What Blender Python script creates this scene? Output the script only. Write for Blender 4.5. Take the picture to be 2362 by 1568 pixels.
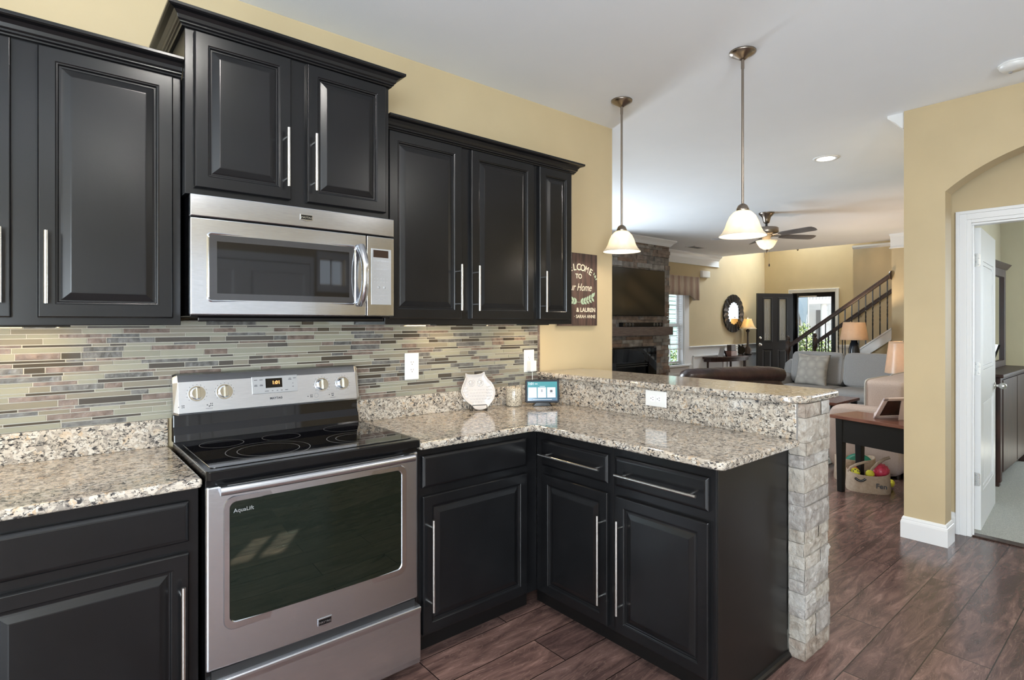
import bpy, math, random
from mathutils import Vector, Matrix, noise
R = random.Random(7)
PI = math.pi
for o in list(bpy.data.objects):
    bpy.data.objects.remove(o)
S = bpy.context.scene
COL = S.collection

# ------------------------------------------------------------------ camera
cam_d = bpy.data.cameras.new('camera')
cam = bpy.data.objects.new('camera', cam_d)
COL.objects.link(cam)
F, PX, VY, TH = 1298.0, 1222.0, 744.0, 0.717
cam.location = (-0.389, -2.630, 1.394)
cam.rotation_euler = (PI / 2, 0, -TH)
cam_d.sensor_fit = 'HORIZONTAL'
cam_d.sensor_width = 36.0
cam_d.lens = F / 2362.0 * 36.0
cam_d.shift_x = (1181.0 - PX) / 2362.0
cam_d.shift_y = (VY - 784.0) / 2362.0
cam_d.clip_start = 0.05
cam_d.clip_end = 200
S.camera = cam

# ------------------------------------------------------------------ world, light, exposure
S.view_settings.view_transform = 'Standard'
S.view_settings.look = 'None'
S.view_settings.gamma = 1.0
S.view_settings.exposure = 0.13
S.view_settings.use_curve_mapping = False
S.cycles.use_denoising = True
S.cycles.denoiser = 'OPENIMAGEDENOISE'
S.cycles.max_bounces = 10
S.cycles.diffuse_bounces = 5
S.cycles.glossy_bounces = 4
S.cycles.transmission_bounces = 8
S.cycles.sample_clamp_indirect = 6.0
S.cycles.caustics_reflective = False
S.cycles.caustics_refractive = False

W = bpy.data.worlds.new('sky')
S.world = W
W.use_nodes = True
bg = W.node_tree.nodes['Background']
bg.inputs[0].default_value = (0.80, 0.90, 1.0, 1)
bg.inputs[1].default_value = 2.6

sun_d = bpy.data.lights.new('sun', 'SUN')
sun_d.energy = 40.0
sun_d.angle = math.radians(0.6)
sun_d.color = (1.0, 0.95, 0.87)
sun = bpy.data.objects.new('sun', sun_d)
COL.objects.link(sun)
sun.location = (2, -9, 8)
sun.rotation_euler = Vector((-0.70, 1.0, -0.72)).to_track_quat('-Z', 'Y').to_euler()


def area(name, loc, target, sx, sy, watts, col=(1, 1, 1), spread=180):
    d = bpy.data.lights.new(name, 'AREA')
    d.shape = 'RECTANGLE'
    d.size, d.size_y = sx, sy
    d.energy = watts
    d.color = col
    d.spread = math.radians(spread)
    o = bpy.data.objects.new(name, d)
    COL.objects.link(o)
    o.location = loc
    o.rotation_euler = (Vector(target) - Vector(loc)).to_track_quat('-Z', 'Y').to_euler()
    return o


def point(name, loc, watts, col=(1, 0.82, 0.6), rad=0.03):
    d = bpy.data.lights.new(name, 'POINT')
    d.energy = watts
    d.color = col
    d.shadow_soft_size = rad
    o = bpy.data.objects.new(name, d)
    COL.objects.link(o)
    o.location = loc
    return o


DAY = (0.80, 0.915, 1.0)
# daylight at the back window and patio door, then added fill lights
area('daylight_back_window', (-1.85, -5.14, 1.5), (-0.6, -1.5, 2.8), 1.3, 1.15, 200, DAY)
area('daylight_patio_door', (-2.74, -3.4, 1.1), (0, -3.2, 2.9), 1.7, 2.0, 135, DAY)
area('side_fill_light', (4.3, 3.6, 1.4), (5.6, 1, 1.7), 1.1, 1.5, 170, DAY)  # added fill at a hidden opening left of the fireplace
area('foyer_fill_light', (12.28, 2.4, 3.8), (9.0, 1.5, 1.5), 1.3, 1.1, 250, DAY)  # added fill high in the foyer; the wall has no window here
area('bedroom_fill_light', (8.44, -3.7, 1.5), (5.5, -2.4, 1.5), 1.5, 1.4, 65, DAY)  # added fill for the bedroom beyond the arch
WARM = (1.0, 0.80, 0.56)


# ------------------------------------------------------------------ materials
def nt(name):
    m = bpy.data.materials.new(name)
    m.use_nodes = True
    t = m.node_tree
    return m, t, t.nodes['Principled BSDF'], t.links


def mat(name, col, rough=0.5, metal=0.0, spec=0.5, emit=None, es=1.0, coat=0.0, trans=0.0, alpha=1.0, ior=1.5):
    m, t, b, l = nt(name)
    b.inputs['Base Color'].default_value = (*col, 1)
    b.inputs['Roughness'].default_value = rough
    b.inputs['Metallic'].default_value = metal
    b.inputs['Specular IOR Level'].default_value = spec
    b.inputs['IOR'].default_value = ior
    b.inputs['Coat Weight'].default_value = coat
    b.inputs['Coat Roughness'].default_value = 0.05
    b.inputs['Transmission Weight'].default_value = trans
    b.inputs['Alpha'].default_value = alpha
    if emit:
        b.inputs['Emission Color'].default_value = (*emit, 1)
        b.inputs['Emission Strength'].default_value = es
    return m


def N(t, typ, **kw):
    n = t.nodes.new(typ)
    for k, v in kw.items():
        if k in n.inputs:
            n.inputs[k].default_value = v
        else:
            setattr(n, k, v)
    return n


def ramp(t, stops, interp='LINEAR'):
    n = t.nodes.new('ShaderNodeValToRGB')
    e = n.color_ramp
    e.interpolation = interp
    while len(e.elements) < len(stops):
        e.elements.new(0.5)
    for i, (p, c) in enumerate(stops):
        e.elements[i].position = p
        e.elements[i].color = (*c, 1) if len(c) == 3 else c
    return n


def coords(t, scale=(1, 1, 1), rot=(0, 0, 0)):
    tc = N(t, 'ShaderNodeTexCoord')
    mp = N(t, 'ShaderNodeMapping')
    mp.inputs['Scale'].default_value = scale
    mp.inputs['Rotation'].default_value = rot
    t.links.new(tc.outputs['Object'], mp.inputs['Vector'])
    return mp.outputs['Vector']


def noisy(name, c1, c2, scale=8, rough=0.5, bump=0.0, stretch=(1, 1, 1), detail=4, metal=0.0, spec=0.5, lo=0.35, hi=0.65, dist=0.0, bscale=None):
    m, t, b, l = nt(name)
    v = coords(t, stretch)
    n = N(t, 'ShaderNodeTexNoise', Scale=scale, Detail=detail, Distortion=dist)
    l.new(v, n.inputs['Vector'])
    r = ramp(t, [(lo, c1), (hi, c2)])
    l.new(n.outputs['Fac'], r.inputs['Fac'])
    l.new(r.outputs['Color'], b.inputs['Base Color'])
    b.inputs['Roughness'].default_value = rough
    b.inputs['Metallic'].default_value = metal
    b.inputs['Specular IOR Level'].default_value = spec
    if bump:
        n2 = n
        if bscale:
            n2 = N(t, 'ShaderNodeTexNoise', Scale=bscale, Detail=3.0)
            l.new(v, n2.inputs['Vector'])
        bp = N(t, 'ShaderNodeBump', Strength=bump, Distance=0.01)
        l.new(n2.outputs['Fac'], bp.inputs['Height'])
        l.new(bp.outputs['Normal'], b.inputs['Normal'])
    return m


M = {}
M['wall'] = noisy('tan_wall_paint', (0.50, 0.400, 0.243), (0.53, 0.424, 0.258), 3, 0.6, 0.04, bscale=260)
M['bedwall'] = noisy('sage_wall_paint', (0.54, 0.505, 0.385), (0.57, 0.535, 0.41), 3, 0.6)
M['ceil'] = noisy('ceiling_paint', (0.82, 0.845, 0.885), (0.84, 0.865, 0.905), 2, 0.8, 0.05, bscale=180)
M['trim'] = mat('white_trim_paint', (0.77, 0.775, 0.78), 0.32)
M['white'] = mat('white_plastic', (0.72, 0.72, 0.71), 0.35)
M['cab'] = noisy('black_cabinet_paint', (0.0050, 0.0050, 0.0056), (0.0070, 0.0070, 0.0077), 5, 0.25, spec=0.36)
M['cabend'] = mat('black_end_panel', (0.006, 0.0055, 0.0055), 0.30, spec=0.38)
M['black'] = mat('black_plastic', (0.004, 0.004, 0.0045), 0.16, spec=0.4)
M['blackgloss'] = mat('black_glass', (0.004, 0.004, 0.005), 0.035, spec=0.6)
M['ovenglass'] = mat('oven_glass', (0.002, 0.004, 0.003), 0.02, spec=0.5, ior=1.8)
M['ovenglass'].node_tree.nodes['Principled BSDF'].inputs['Specular Tint'].default_value = (0.72, 1.0, 0.84, 1)
M['mwglass'] = mat('microwave_glass', (0.035, 0.035, 0.038), 0.05, spec=0.6)
M['cavity'] = mat('dark_cavity', (0.012, 0.012, 0.013), 0.5)
M['nickel'] = mat('brushed_nickel', (0.66, 0.65, 0.63), 0.26, 1.0)
M['chrome'] = mat('chrome', (0.72, 0.76, 0.82), 0.10, 1.0)
M['bronze'] = mat('brushed_bronze_nickel', (0.30, 0.255, 0.215), 0.28, 1.0)
M['iron'] = mat('black_iron', (0.008, 0.008, 0.008), 0.4)
M['darkwood'] = noisy('dark_stained_wood', (0.030, 0.018, 0.013), (0.060, 0.034, 0.025), 6, 0.35, stretch=(1, 8, 8))
M['espresso'] = noisy('espresso_wood', (0.022, 0.010, 0.008), (0.048, 0.019, 0.013), 5, 0.42, stretch=(6, 6, 1), spec=0.35)
M['cherry'] = noisy('cherry_tabletop', (0.13, 0.052, 0.036), (0.20, 0.085, 0.06), 6, 0.25, stretch=(6, 1, 6))
M['blackwood'] = mat('black_painted_wood', (0.004, 0.0038, 0.0036), 0.42, spec=0.35)
M['mantel'] = noisy('weathered_mantel_wood', (0.075, 0.052, 0.045), (0.13, 0.095, 0.08), 7, 0.6, 0.2, stretch=(1, 10, 10))
M['grey'] = noisy('grey_upholstery', (0.255, 0.25, 0.248), (0.30, 0.293, 0.29), 120, 0.9, 0.15)
M['greige'] = noisy('greige_upholstery', (0.45, 0.36, 0.32), (0.50, 0.405, 0.36), 120, 0.9, 0.15)
M['welt'] = mat('pale_welt_cord', (0.46, 0.44, 0.42), 0.9)
M['leather'] = noisy('brown_leather', (0.016, 0.0075, 0.007), (0.036, 0.015, 0.013), 5, 0.33, 0.6, bscale=16, dist=1.0)
M['carpet'] = noisy('pale_carpet', (0.36, 0.37, 0.34), (0.46, 0.47, 0.43), 60, 0.95, 0.5, stretch=(1, 3, 1))
M['canvas'] = noisy('tan_canvas', (0.34, 0.25, 0.18), (0.40, 0.305, 0.225), 40, 0.9, 0.2)
M['navy'] = mat('charcoal_door_paint', (0.016, 0.019, 0.025), 0.30)
M['leaf'] = noisy('green_leaves', (0.02, 0.065, 0.008), (0.13, 0.18, 0.02), 9, 0.6)
M['red'] = noisy('red_rubber', (0.48, 0.03, 0.07), (0.60, 0.06, 0.11), 30, 0.35)
M['yellow'] = mat('yellow_felt', (0.68, 0.62, 0.05), 0.7)
M['greenpl'] = mat('green_plastic', (0.0, 0.16, 0.10), 0.4)
M['ceramic'] = mat('white_ceramic', (0.52, 0.495, 0.485), 0.16, coat=0.4)
M['paper'] = mat('ivory_paper', (0.75, 0.72, 0.66), 0.6)
M['pinkframe'] = mat('pale_pink_frame', (0.62, 0.50, 0.47), 0.5)
M['mirror'] = mat('mirror_glass', (0.92, 0.93, 0.93), 0.01, 1.0)
M['concrete'] = noisy('pale_paving', (0.30, 0.29, 0.28), (0.36, 0.35, 0.33), 4, 0.9)
M['siding'] = mat('white_siding', (0.70, 0.70, 0.70), 0.7)
M['teal'] = noisy('teal_siding', (0.020, 0.078, 0.076), (0.026, 0.098, 0.095), 3, 0.7)
M['shadow_grey'] = mat('doorway_shade_grey', (0.17, 0.17, 0.17), 0.7)  # flat grey standing in for the shade inside the house openings
M['bluegrey'] = mat('blue_grey_canvas', (0.28, 0.36, 0.45), 0.8)
M['ink'] = mat('dark_ink', (0.05, 0.05, 0.055), 0.5)
M['inkpale'] = mat('grey_ink', (0.30, 0.30, 0.31), 0.5)
M['grout'] = mat('pale_grout', (0.44, 0.415, 0.36), 0.8)


def steel(name, rough, stretch):
    m, t, b, l = nt(name)
    v = coords(t, stretch)
    n = N(t, 'ShaderNodeTexNoise', Scale=60.0, Detail=3.0)
    l.new(v, n.inputs['Vector'])
    r = ramp(t, [(0.3, (0.55, 0.575, 0.62)), (0.7, (0.65, 0.675, 0.72))])
    l.new(n.outputs['Fac'], r.inputs['Fac'])
    l.new(r.outputs['Color'], b.inputs['Base Color'])
    b.inputs['Metallic'].default_value = 1.0
    b.inputs['Roughness'].default_value = rough
    bp = N(t, 'ShaderNodeBump', Strength=0.02, Distance=0.001)
    l.new(n.outputs['Fac'], bp.inputs['Height'])
    l.new(bp.outputs['Normal'], b.inputs['Normal'])
    return m


M['steel'] = steel('brushed_stainless', 0.27, (0.4, 12, 12))
M['steelp'] = steel('polished_stainless', 0.17, (0.4, 12, 12))
M['silver'] = mat('silver_panel', (0.42, 0.43, 0.45), 0.38, 0.6)


def granite():
    m, t, b, l = nt('cream_granite')
    v = coords(t)
    n0 = N(t, 'ShaderNodeTexNoise', Scale=30.0, Detail=3.0)
    l.new(v, n0.inputs['Vector'])
    mixv = N(t, 'ShaderNodeMix', data_type='VECTOR')
    mixv.inputs[0].default_value = 0.06
    l.new(v, mixv.inputs[4])
    l.new(n0.outputs['Color'], mixv.inputs[5])
    # pale crystals
    vo = N(t, 'ShaderNodeTexVoronoi', Scale=80.0, Randomness=1.0)
    l.new(mixv.outputs[1], vo.inputs['Vector'])
    sep = N(t, 'ShaderNodeSeparateColor')
    l.new(vo.outputs['Color'], sep.inputs[0])
    base = ramp(t, [(0.0, (0.20, 0.18, 0.16)), (0.22, (0.33, 0.29, 0.245)), (0.5, (0.44, 0.385, 0.32)), (0.8, (0.51, 0.475, 0.425)), (1.0, (0.44, 0.33, 0.225))])
    l.new(sep.outputs[0], base.inputs['Fac'])
    # black flecks drawn out along one direction
    vd = coords(t, (1.0, 1.0, 1.9), (0.5, 0.65, 0.75))
    n2 = N(t, 'ShaderNodeTexNoise', Scale=58.0, Detail=3.0, Roughness=0.6, Distortion=0.9)
    l.new(vd, n2.inputs['Vector'])
    r2 = ramp(t, [(0.545, (0, 0, 0)), (0.60, (1, 1, 1))])
    l.new(n2.outputs['Fac'], r2.inputs['Fac'])
    n4 = N(t, 'ShaderNodeTexNoise', Scale=23.0, Detail=2.0)
    l.new(v, n4.inputs['Vector'])
    r4 = ramp(t, [(0.34, (0, 0, 0)), (0.48, (1, 1, 1))])
    l.new(n4.outputs['Fac'], r4.inputs['Fac'])
    mu = N(t, 'ShaderNodeMath', operation='MULTIPLY')
    l.new(r2.outputs['Color'], mu.inputs[0])
    l.new(r4.outputs['Color'], mu.inputs[1])
    n3 = N(t, 'ShaderNodeTexNoise', Scale=85.0, Detail=3.0, Distortion=1.5)
    l.new(v, n3.inputs['Vector'])
    r3 = ramp(t, [(0.585, (0, 0, 0)), (0.65, (0.9, 0.9, 0.9))])
    l.new(n3.outputs['Fac'], r3.inputs['Fac'])
    mx = N(t, 'ShaderNodeMath', operation='MAXIMUM')
    l.new(mu.outputs[0], mx.inputs[0])
    l.new(r3.outputs['Color'], mx.inputs[1])
    mix = N(t, 'ShaderNodeMix', data_type='RGBA')
    l.new(mx.outputs[0], mix.inputs[0])
    l.new(base.outputs['Color'], mix.inputs[6])
    mix.inputs[7].default_value = (0.030, 0.029, 0.031, 1)
    l.new(mix.outputs[2], b.inputs['Base Color'])
    b.inputs['Roughness'].default_value = 0.09
    b.inputs['Specular IOR Level'].default_value = 0.6
    return m


M['granite'] = granite()


def plank_floor():
    m, t, b, l = nt('wood_plank_floor')
    v = coords(t)
    br = N(t, 'ShaderNodeTexBrick', Scale=1.0)
    br.offset = 0.37
    br.inputs['Color1'].default_value = (0, 0, 0, 1)
    br.inputs['Color2'].default_value = (1, 1, 1, 1)
    br.inputs['Mortar'].default_value = (0.5, 0.5, 0.5, 1)
    br.inputs['Brick Width'].default_value = 1.25
    br.inputs['Row Height'].default_value = 0.195
    br.inputs['Mortar Size'].default_value = 0.0022
    br.inputs['Mortar Smooth'].default_value = 0.1
    l.new(v, br.inputs['Vector'])
    sx = N(t, 'ShaderNodeSeparateXYZ')
    l.new(v, sx.inputs[0])
    cb = N(t, 'ShaderNodeCombineXYZ')
    ad = N(t, 'ShaderNodeMath', operation='MULTIPLY_ADD')
    ad.inputs[1].default_value = 1.3
    ml = N(t, 'ShaderNodeMath', operation='MULTIPLY')
    ml.inputs[1].default_value = 17.0
    l.new(br.outputs['Color'], ml.inputs[0])
    l.new(sx.outputs[0], ad.inputs[0])
    l.new(ml.outputs[0], ad.inputs[2])
    my = N(t, 'ShaderNodeMath', operation='MULTIPLY')
    my.inputs[1].default_value = 7.0
    l.new(sx.outputs[1], my.inputs[0])
    l.new(ad.outputs[0], cb.inputs[0])
    l.new(my.outputs[0], cb.inputs[1])
    g = N(t, 'ShaderNodeTexNoise', Scale=2.2, Detail=8.0, Roughness=0.62, Distortion=1.6)
    l.new(cb.outputs[0], g.inputs['Vector'])
    col = ramp(t, [(0.25, (0.042, 0.025, 0.023)), (0.45, (0.095, 0.057, 0.050)), (0.6, (0.155, 0.093, 0.080)), (0.78, (0.30, 0.19, 0.158))])
    l.new(g.outputs['Fac'], col.inputs['Fac'])
    # swirling pale grain lines
    wv = N(t, 'ShaderNodeTexNoise', Scale=1.1, Detail=3.0, Distortion=2.2)
    l.new(cb.outputs[0], wv.inputs['Vector'])
    wm = N(t, 'ShaderNodeMath', operation='MULTIPLY')
    wm.inputs[1].default_value = 16.0
    l.new(wv.outputs['Fac'], wm.inputs[0])
    fr = N(t, 'ShaderNodeMath', operation='FRACT')
    l.new(wm.outputs[0], fr.inputs[0])
    rl = ramp(t, [(0.0, (1, 1, 1)), (0.10, (0, 0, 0)), (0.92, (0, 0, 0)), (1.0, (1, 1, 1))])
    l.new(fr.outputs[0], rl.inputs['Fac'])
    mfac = N(t, 'ShaderNodeMath', operation='MULTIPLY')
    mfac.inputs[1].default_value = 0.26
    l.new(rl.outputs['Color'], mfac.inputs[0])
    mg = N(t, 'ShaderNodeMix', data_type='RGBA')
    l.new(mfac.outputs[0], mg.inputs[0])
    l.new(col.outputs['Color'], mg.inputs[6])
    mg.inputs[7].default_value = (0.34, 0.23, 0.19, 1)
    # plank to plank tone
    pt = ramp(t, [(0.0, (0.72, 0.70, 0.72)), (0.5, (1.0, 1.0, 1.0)), (1.0, (1.28, 1.22, 1.18))])
    l.new(br.outputs['Color'], pt.inputs['Fac'])
    mt = N(t, 'ShaderNodeMix', data_type='RGBA', blend_type='MULTIPLY')
    mt.inputs[0].default_value = 1.0
    l.new(mg.outputs[2], mt.inputs[6])
    l.new(pt.outputs['Color'], mt.inputs[7])
    ms = N(t, 'ShaderNodeMix', data_type='RGBA')
    l.new(br.outputs['Fac'], ms.inputs[0])
    l.new(mt.outputs[2], ms.inputs[6])
    ms.inputs[7].default_value = (0.018, 0.011, 0.010, 1)
    l.new(ms.outputs[2], b.inputs['Base Color'])
    b.inputs['Roughness'].default_value = 0.22
    b.inputs['Specular IOR Level'].default_value = 0.40
    bp = N(t, 'ShaderNodeBump', Strength=0.25, Distance=0.002, invert=True)
    l.new(br.outputs['Fac'], bp.inputs['Height'])
    l.new(bp.outputs['Normal'], b.inputs['Normal'])
    return m


M['floor'] = plank_floor()
TILES = [mat('beige_glass_tile', (0.27, 0.262, 0.205), 0.07, coat=0.4), mat('taupe_glass_tile', (0.20, 0.18, 0.14), 0.07, coat=0.4),
         mat('dark_brown_glass_tile', (0.052, 0.044, 0.036), 0.06, coat=0.4),
         noisy('grey_slate_tile', (0.070, 0.068, 0.064), (0.15, 0.145, 0.138), 45, 0.45, 0.5),
         noisy('purple_brown_slate_tile', (0.105, 0.075, 0.060), (0.20, 0.148, 0.122), 40, 0.45, 0.5),
         mat('olive_glass_tile', (0.24, 0.235, 0.185), 0.07, coat=0.4)]
def stone(name, dark, mid, pale):
    m, t, b, l = nt(name)
    v = coords(t)
    n = N(t, 'ShaderNodeTexNoise', Scale=15.0, Detail=6.0, Roughness=0.62, Distortion=1.1)
    l.new(v, n.inputs['Vector'])
    r = ramp(t, [(0.30, dark), (0.50, mid), (0.68, pale)])
    l.new(n.outputs['Fac'], r.inputs['Fac'])
    l.new(r.outputs['Color'], b.inputs['Base Color'])
    b.inputs['Roughness'].default_value = 0.85
    n2 = N(t, 'ShaderNodeTexNoise', Scale=55.0, Detail=7.0, Roughness=0.65)
    l.new(v, n2.inputs['Vector'])
    bp = N(t, 'ShaderNodeBump', Strength=0.9, Distance=0.012)
    l.new(n2.outputs['Fac'], bp.inputs['Height'])
    l.new(bp.outputs['Normal'], b.inputs['Normal'])
    return m


STONES = [stone('pale_grey_stone', (0.27, 0.24, 0.21), (0.41, 0.385, 0.355), (0.52, 0.50, 0.475)), stone('cream_stone', (0.25, 0.205, 0.165), (0.40, 0.36, 0.31), (0.50, 0.47, 0.43)),
          stone('tan_stone', (0.17, 0.125, 0.095), (0.31, 0.255, 0.21), (0.44, 0.395, 0.345)), stone('warm_grey_stone', (0.20, 0.175, 0.155), (0.33, 0.30, 0.275), (0.44, 0.415, 0.39))]
LEDGE = [noisy('grey_ledgestone', (0.105, 0.092, 0.082), (0.23, 0.205, 0.185), 10, 0.6, 0.8), noisy('brown_ledgestone', (0.12, 0.088, 0.070), (0.24, 0.185, 0.15), 10, 0.6, 0.8),
         noisy('rust_ledgestone', (0.12, 0.07, 0.045), (0.20, 0.13, 0.09), 10, 0.6, 0.8), noisy('pale_ledgestone', (0.17, 0.155, 0.14), (0.31, 0.285, 0.26), 10, 0.6, 0.8)]



def shade_glass(name, col, tint, weight):
    m, t, b, l = nt(name)
    v = coords(t)
    n = N(t, 'ShaderNodeTexNoise', Scale=9.0, Detail=3.0, Distortion=1.5)
    l.new(v, n.inputs['Vector'])
    r = ramp(t, [(0.35, tint), (0.65, col)])
    l.new(n.outputs['Fac'], r.inputs['Fac'])
    tr = N(t, 'ShaderNodeBsdfTranslucent')
    l.new(r.outputs['Color'], tr.inputs['Color'])
    l.new(r.outputs['Color'], b.inputs['Base Color'])
    b.inputs['Roughness'].default_value = 0.3
    mx = N(t, 'ShaderNodeMixShader')
    mx.inputs[0].default_value = weight
    l.new(b.outputs[0], mx.inputs[1])
    l.new(tr.outputs[0], mx.inputs[2])
    l.new(mx.outputs[0], t.nodes['Material Output'].inputs[0])
    return m


M['alabaster'] = shade_glass('alabaster_glass', (0.96, 0.93, 0.86), (0.92, 0.86, 0.74), 0.65)
M['linen'] = shade_glass('linen_lampshade', (0.74, 0.60, 0.46), (0.70, 0.56, 0.42), 0.5)
M['silk'] = shade_glass('silk_lampshade', (0.80, 0.68, 0.45), (0.76, 0.62, 0.40), 0.6)


def window_glass():
    m = bpy.data.materials.new('clear_window_glass')
    m.use_nodes = True
    t = m.node_tree
    t.nodes.clear()
    o = N(t, 'ShaderNodeOutputMaterial')
    tr = N(t, 'ShaderNodeBsdfTransparent')
    gl = N(t, 'ShaderNodeBsdfGlossy', Roughness=0.02)
    mx = N(t, 'ShaderNodeMixShader')
    mx.inputs[0].default_value = 0.06
    t.links.new(tr.outputs[0], mx.inputs[1])
    t.links.new(gl.outputs[0], mx.inputs[2])
    t.links.new(mx.outputs[0], o.inputs[0])
    return m


M['glass'] = window_glass()


def lit(name, col, s):
    return mat(name, (0.02, 0.02, 0.02), 0.2, emit=col, es=s)


def striped():
    m, t, b, l = nt('striped_valance_fabric')
    v = coords(t)
    w = N(t, 'ShaderNodeTexWave', Scale=6.5, Distortion=0.6, Detail=1.0)
    w.bands_direction = 'X'
    l.new(v, w.inputs['Vector'])
    r = ramp(t, [(0.0, (0.34, 0.21, 0.17)), (0.35, (0.58, 0.48, 0.38)), (0.6, (0.42, 0.28, 0.225)), (0.85, (0.62, 0.53, 0.42))])
    l.new(w.outputs['Fac'], r.inputs['Fac'])
    l.new(r.outputs['Color'], b.inputs['Base Color'])
    b.inputs['Roughness'].default_value = 0.9
    return m


M['striped'] = striped()


def medallion():
    m, t, b, l = nt('sunburst_pillow_fabric')
    v = coords(t, (9, 9, 9))
    vo = N(t, 'ShaderNodeTexVoronoi', Scale=0.85, Randomness=0.0)
    l.new(v, vo.inputs['Vector'])
    r = ramp(t, [(0.1, (0.40, 0.37, 0.33)), (0.55, (0.29, 0.27, 0.245)), (0.8, (0.42, 0.39, 0.35))])
    l.new(vo.outputs['Distance'], r.inputs['Fac'])
    l.new(r.outputs['Color'], b.inputs['Base Color'])
    b.inputs['Roughness'].default_value = 0.9
    return m


M['medallion'] = medallion()


def signwood():
    return noisy('stained_sign_board', (0.032, 0.018, 0.014), (0.105, 0.058, 0.044), 5, 0.6, stretch=(9, 9, 1), detail=6)


M['sign'] = signwood()
M['rugmat'] = noisy('patterned_rug', (0.16, 0.17, 0.16), (0.42, 0.43, 0.40), 7, 0.95, dist=2.0, lo=0.45, hi=0.52)
M['speckle'] = noisy('speckled_mercury_glass', (0.14, 0.12, 0.10), (0.55, 0.49, 0.39), 270, 0.12, lo=0.42, hi=0.52)


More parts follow.
